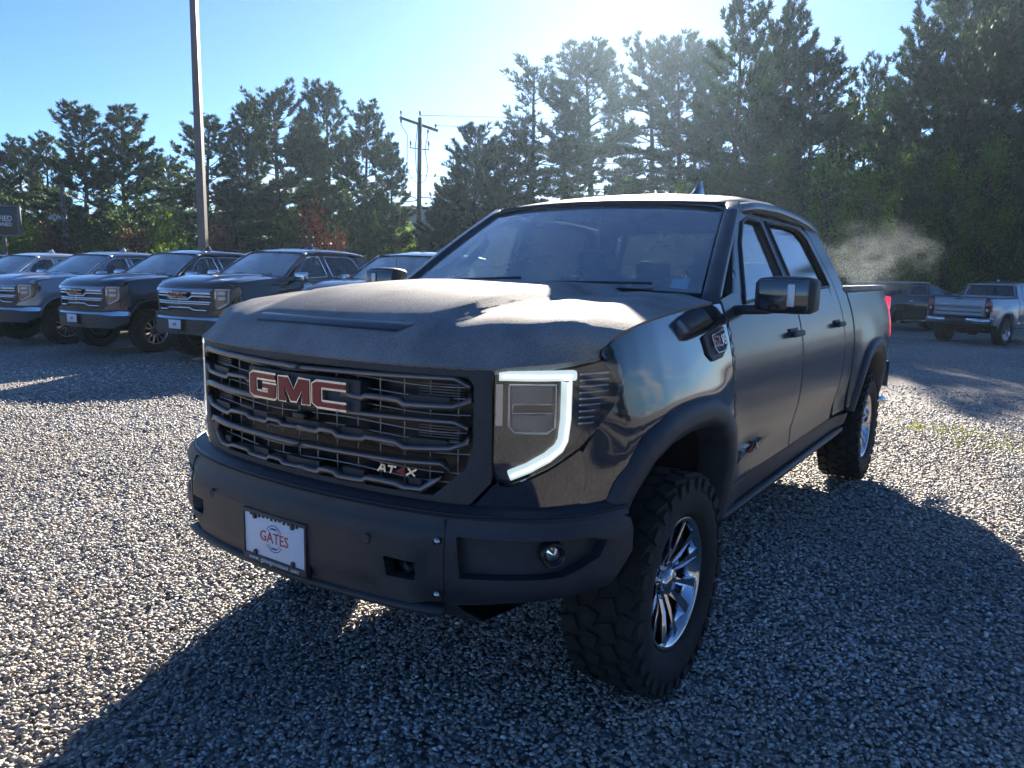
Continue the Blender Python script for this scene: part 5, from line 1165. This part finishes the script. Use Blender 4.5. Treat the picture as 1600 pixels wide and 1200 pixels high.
def PT3(px, py, zc): return at(px, zc, py)
def P2(px, py, zc): return at(px, zc, py)
wire('topmost wire running right from the utility pole top', P2(655, 180, 46), P2(1240, 176, 260), 1.0, .016)
wire('second wire running right from the crossarm end', P2(678, 196, 46), P2(1240, 206, 260), 1.0, .014)
wire('wire running from the pole lamp level to the left', P2(654, 276, 46), P2(-300, 380, 60), .4, .014)
wire('wire running right at the pole lamp level', P2(654, 274, 46), P2(1240, 300, 260), .6, .014)
wire('thick lower cable, upper of the pair left of the pole', P2(654, 313, 46), P2(-200, 372, 50), .5, .03)
wire('thick lower cable, lower of the pair left of the pole', P2(654, 326, 46), P2(-200, 386, 50), .5, .035)
wire('thick lower cable running right behind the truck roof', P2(654, 308, 46), P2(1240, 330, 260), .8, .03)
wire('bundled cable crossing the trees above the truck bed', P2(1180, 306, 36), P2(1800, 286, 40), .3, .02)
# sign
sg, x, y = post('lot_sign', 'dark sign board on a post reading certified pre-owned', 'sign', 2, 34)
sg.rotation_euler = (0, 0, -YAW + R(-8))
zt = at(20, 34, 322)[2] - float(gz(x, y)); zb = at(20, 34, 368)[2] - float(gz(x, y)); hw2 = 1.12
mb = MB(); mb.add(*box(0, 0, (zt + zb) / 2, hw2 * 2, .10, zt - zb, .01)); bd = mb.build('board', mat('sign_black', (.008, .010, .014), .35, noise=.1), sg)
mb = MB()
for a, b in (((0, zt), (hw2 * 2 + .06, .06)), ((0, zb), (hw2 * 2 + .06, .06))): mb.add(*box(a[0], 0, a[1], b[0], .14, b[1], .005))
for s in (-1, 1): mb.add(*box(s * hw2, 0, (zt + zb) / 2, .06, .138, zt - zb - .06, .005))
mb.build('frame', mat('sign_frame_grey', (.12, .14, .14), .5, noise=.1), bd)
mb = MB(); mb.add(*box(.28, .02, zb / 2, .12, .1, zb, .005)); mb.build('post', M['galv'], sg)
text_mesh('lettering', 'CERTIFIED', .335, M['ink_white'], bd, Matrix.Translation((.03, -.056, (zt + zb) / 2 + .08)) @ FACE_FRONT, .003)
text_mesh('lettering', 'PRE-OWNED', .235, M['ink_white'], bd, Matrix.Translation((.10, -.056, (zt + zb) / 2 - .17)) @ FACE_FRONT, .003)
# small street light on a wooden pole
sp, x, y = post('street_light', 'small wooden pole with a cobra lamp left of the parked pickups', 'street light', 106, 40)
zt = at(106, 40, 288)[2] - float(gz(x, y)); zl = at(90, 40, 341)[2] - float(gz(x, y))
mb = MB(); mb.add(*tube([(0, 0, -.2), (0, 0, zt)], [.11, .085], 8)); mb.add(*tube([(.11, 0, -.2), (.11, 0, zt - .2)], .03, 6)); mb.build('pole', M['galv'], sp)
mb = MB(); mb.add(*tube([(0, 0, zl - .1), (-.2, 0, zl)], .025, 6)); mb.build('arm', M['galv'], sp)
mb = MB(); mb.add(*tube([(-.16, 0, zl), (-.3, 0, zl + .05), (-.65, 0, zl + .03), (-.82, 0, zl - .03)], [.05, .13, .12, .05], 10)); mb.build('lamp_head', mat('lamp_head_grey', (.4, .42, .43), .4, noise=.05), sp)
mb = MB(); mb.add(*tube([(-.5, 0, zl - .03), (-.5, 0, zl - .17)], [.09, .06], 8)); mb.build('refractor', M['white_lens'], sp)
# far grey building left of the utility pole
bl, x, y = post('grey_building', 'plain grey building far behind the foot of the utility pole', 'building', 622, 74)
mb = MB(); mb.add(*box(0, 0, 3.5, 7.5, 9, 7.0, .02)); mb.build('wall', M['concrete'], bl)
mb = MB(); mb.add(*box(0, 0, 7.1, 7.9, 9.4, .25, .03)); mb.build('roof', M['roofing'], bl)
for k in (-1, 1):
    mb = MB(); mb.add(*box(k * 1.8, -4.52, 4.2, 1.2, .08, 1.3, .01)); wd_ = mb.build('window', M['roofing'], bl)
    mb = MB(); mb.add(*box(k * 1.8, -4.57, 4.2, 1.05, .02, 1.15, 0)); mb.build('pane', M['tint'], wd_)

# ------------------------------------------------------------------ exhaust steam drifting from the truck's tail
def steam():
    mb = MB()
    c = at(1368, 11.0, 400); bm = bmesh.new(); bmesh.ops.create_icosphere(bm, subdivisions=3, radius=1); V = [v.co[:] for v in bm.verts]; F = [[v.index for v in f.verts] for f in bm.faces]; bm.free()
    o = bpy.data.meshes.new('exhaust_steam'); o.from_pydata(V, [], F); ob = bpy.data.objects.new('exhaust_steam', o); COL.objects.link(ob); ob.location = c; ob.scale = (1.0, .7, .62); ob.rotation_euler = (0, 0, -YAW)
    m = bpy.data.materials.new('steam_volume'); m.use_nodes = True; n = m.node_tree; n.nodes.clear(); l = n.links.new
    out = n.nodes.new('ShaderNodeOutputMaterial'); v = n.nodes.new('ShaderNodeVolumePrincipled'); v.inputs['Color'].default_value = (.78, .90, 1, 1); v.inputs['Anisotropy'].default_value = .5
    t = n.nodes.new('ShaderNodeTexCoord'); q = n.nodes.new('ShaderNodeTexNoise'); q.inputs['Scale'].default_value = 1.9; q.inputs['Detail'].default_value = 5; q.inputs['Roughness'].default_value = .6; q.inputs['Distortion'].default_value = .8; l(t.outputs['Object'], q.inputs['Vector'])
    r = n.nodes.new('ShaderNodeMapRange'); r.inputs[1].default_value = .47; r.inputs[2].default_value = .72; r.inputs[3].default_value = 0; r.inputs[4].default_value = 1; l(q.outputs[0], r.inputs[0])
    ln = n.nodes.new('ShaderNodeVectorMath'); ln.operation = 'LENGTH'; l(t.outputs['Object'], ln.inputs[0])
    f = n.nodes.new('ShaderNodeMapRange'); f.inputs[1].default_value = .25; f.inputs[2].default_value = .98; f.inputs[3].default_value = 1; f.inputs[4].default_value = 0; l(ln.outputs['Value'], f.inputs[0])
    a = n.nodes.new('ShaderNodeMath'); a.operation = 'MULTIPLY'; l(r.outputs[0], a.inputs[0]); l(f.outputs[0], a.inputs[1]); b = n.nodes.new('ShaderNodeMath'); b.operation = 'MULTIPLY'; b.inputs[1].default_value = .34; l(a.outputs[0], b.inputs[0]); l(b.outputs[0], v.inputs['Density']); l(v.outputs[0], out.inputs['Volume'])
    o.materials.append(m); tag(ob, 'pale exhaust steam drifting behind the truck bed', None, None, 'stuff')
steam()

# ------------------------------------------------------------------ added for sun glow and lens veil: haze
def veil_haze():
    mb = MB(); mb.add(*box(0, 8, 12.5, 350, 350, 33, 0), False); ob = mb.build('veil_haze', None)
    m = bpy.data.materials.new('veil_haze_air'); m.use_nodes = True; n = m.node_tree; n.nodes.clear()
    out = n.nodes.new('ShaderNodeOutputMaterial'); v = n.nodes.new('ShaderNodeVolumePrincipled'); v.inputs['Color'].default_value = (.56, .77, 1, 1); v.inputs['Density'].default_value = .0004; v.inputs['Anisotropy'].default_value = .58
    n.links.new(v.outputs[0], out.inputs['Volume']); ob.data.materials.append(m); tag(ob, kind='stuff')
veil_haze()
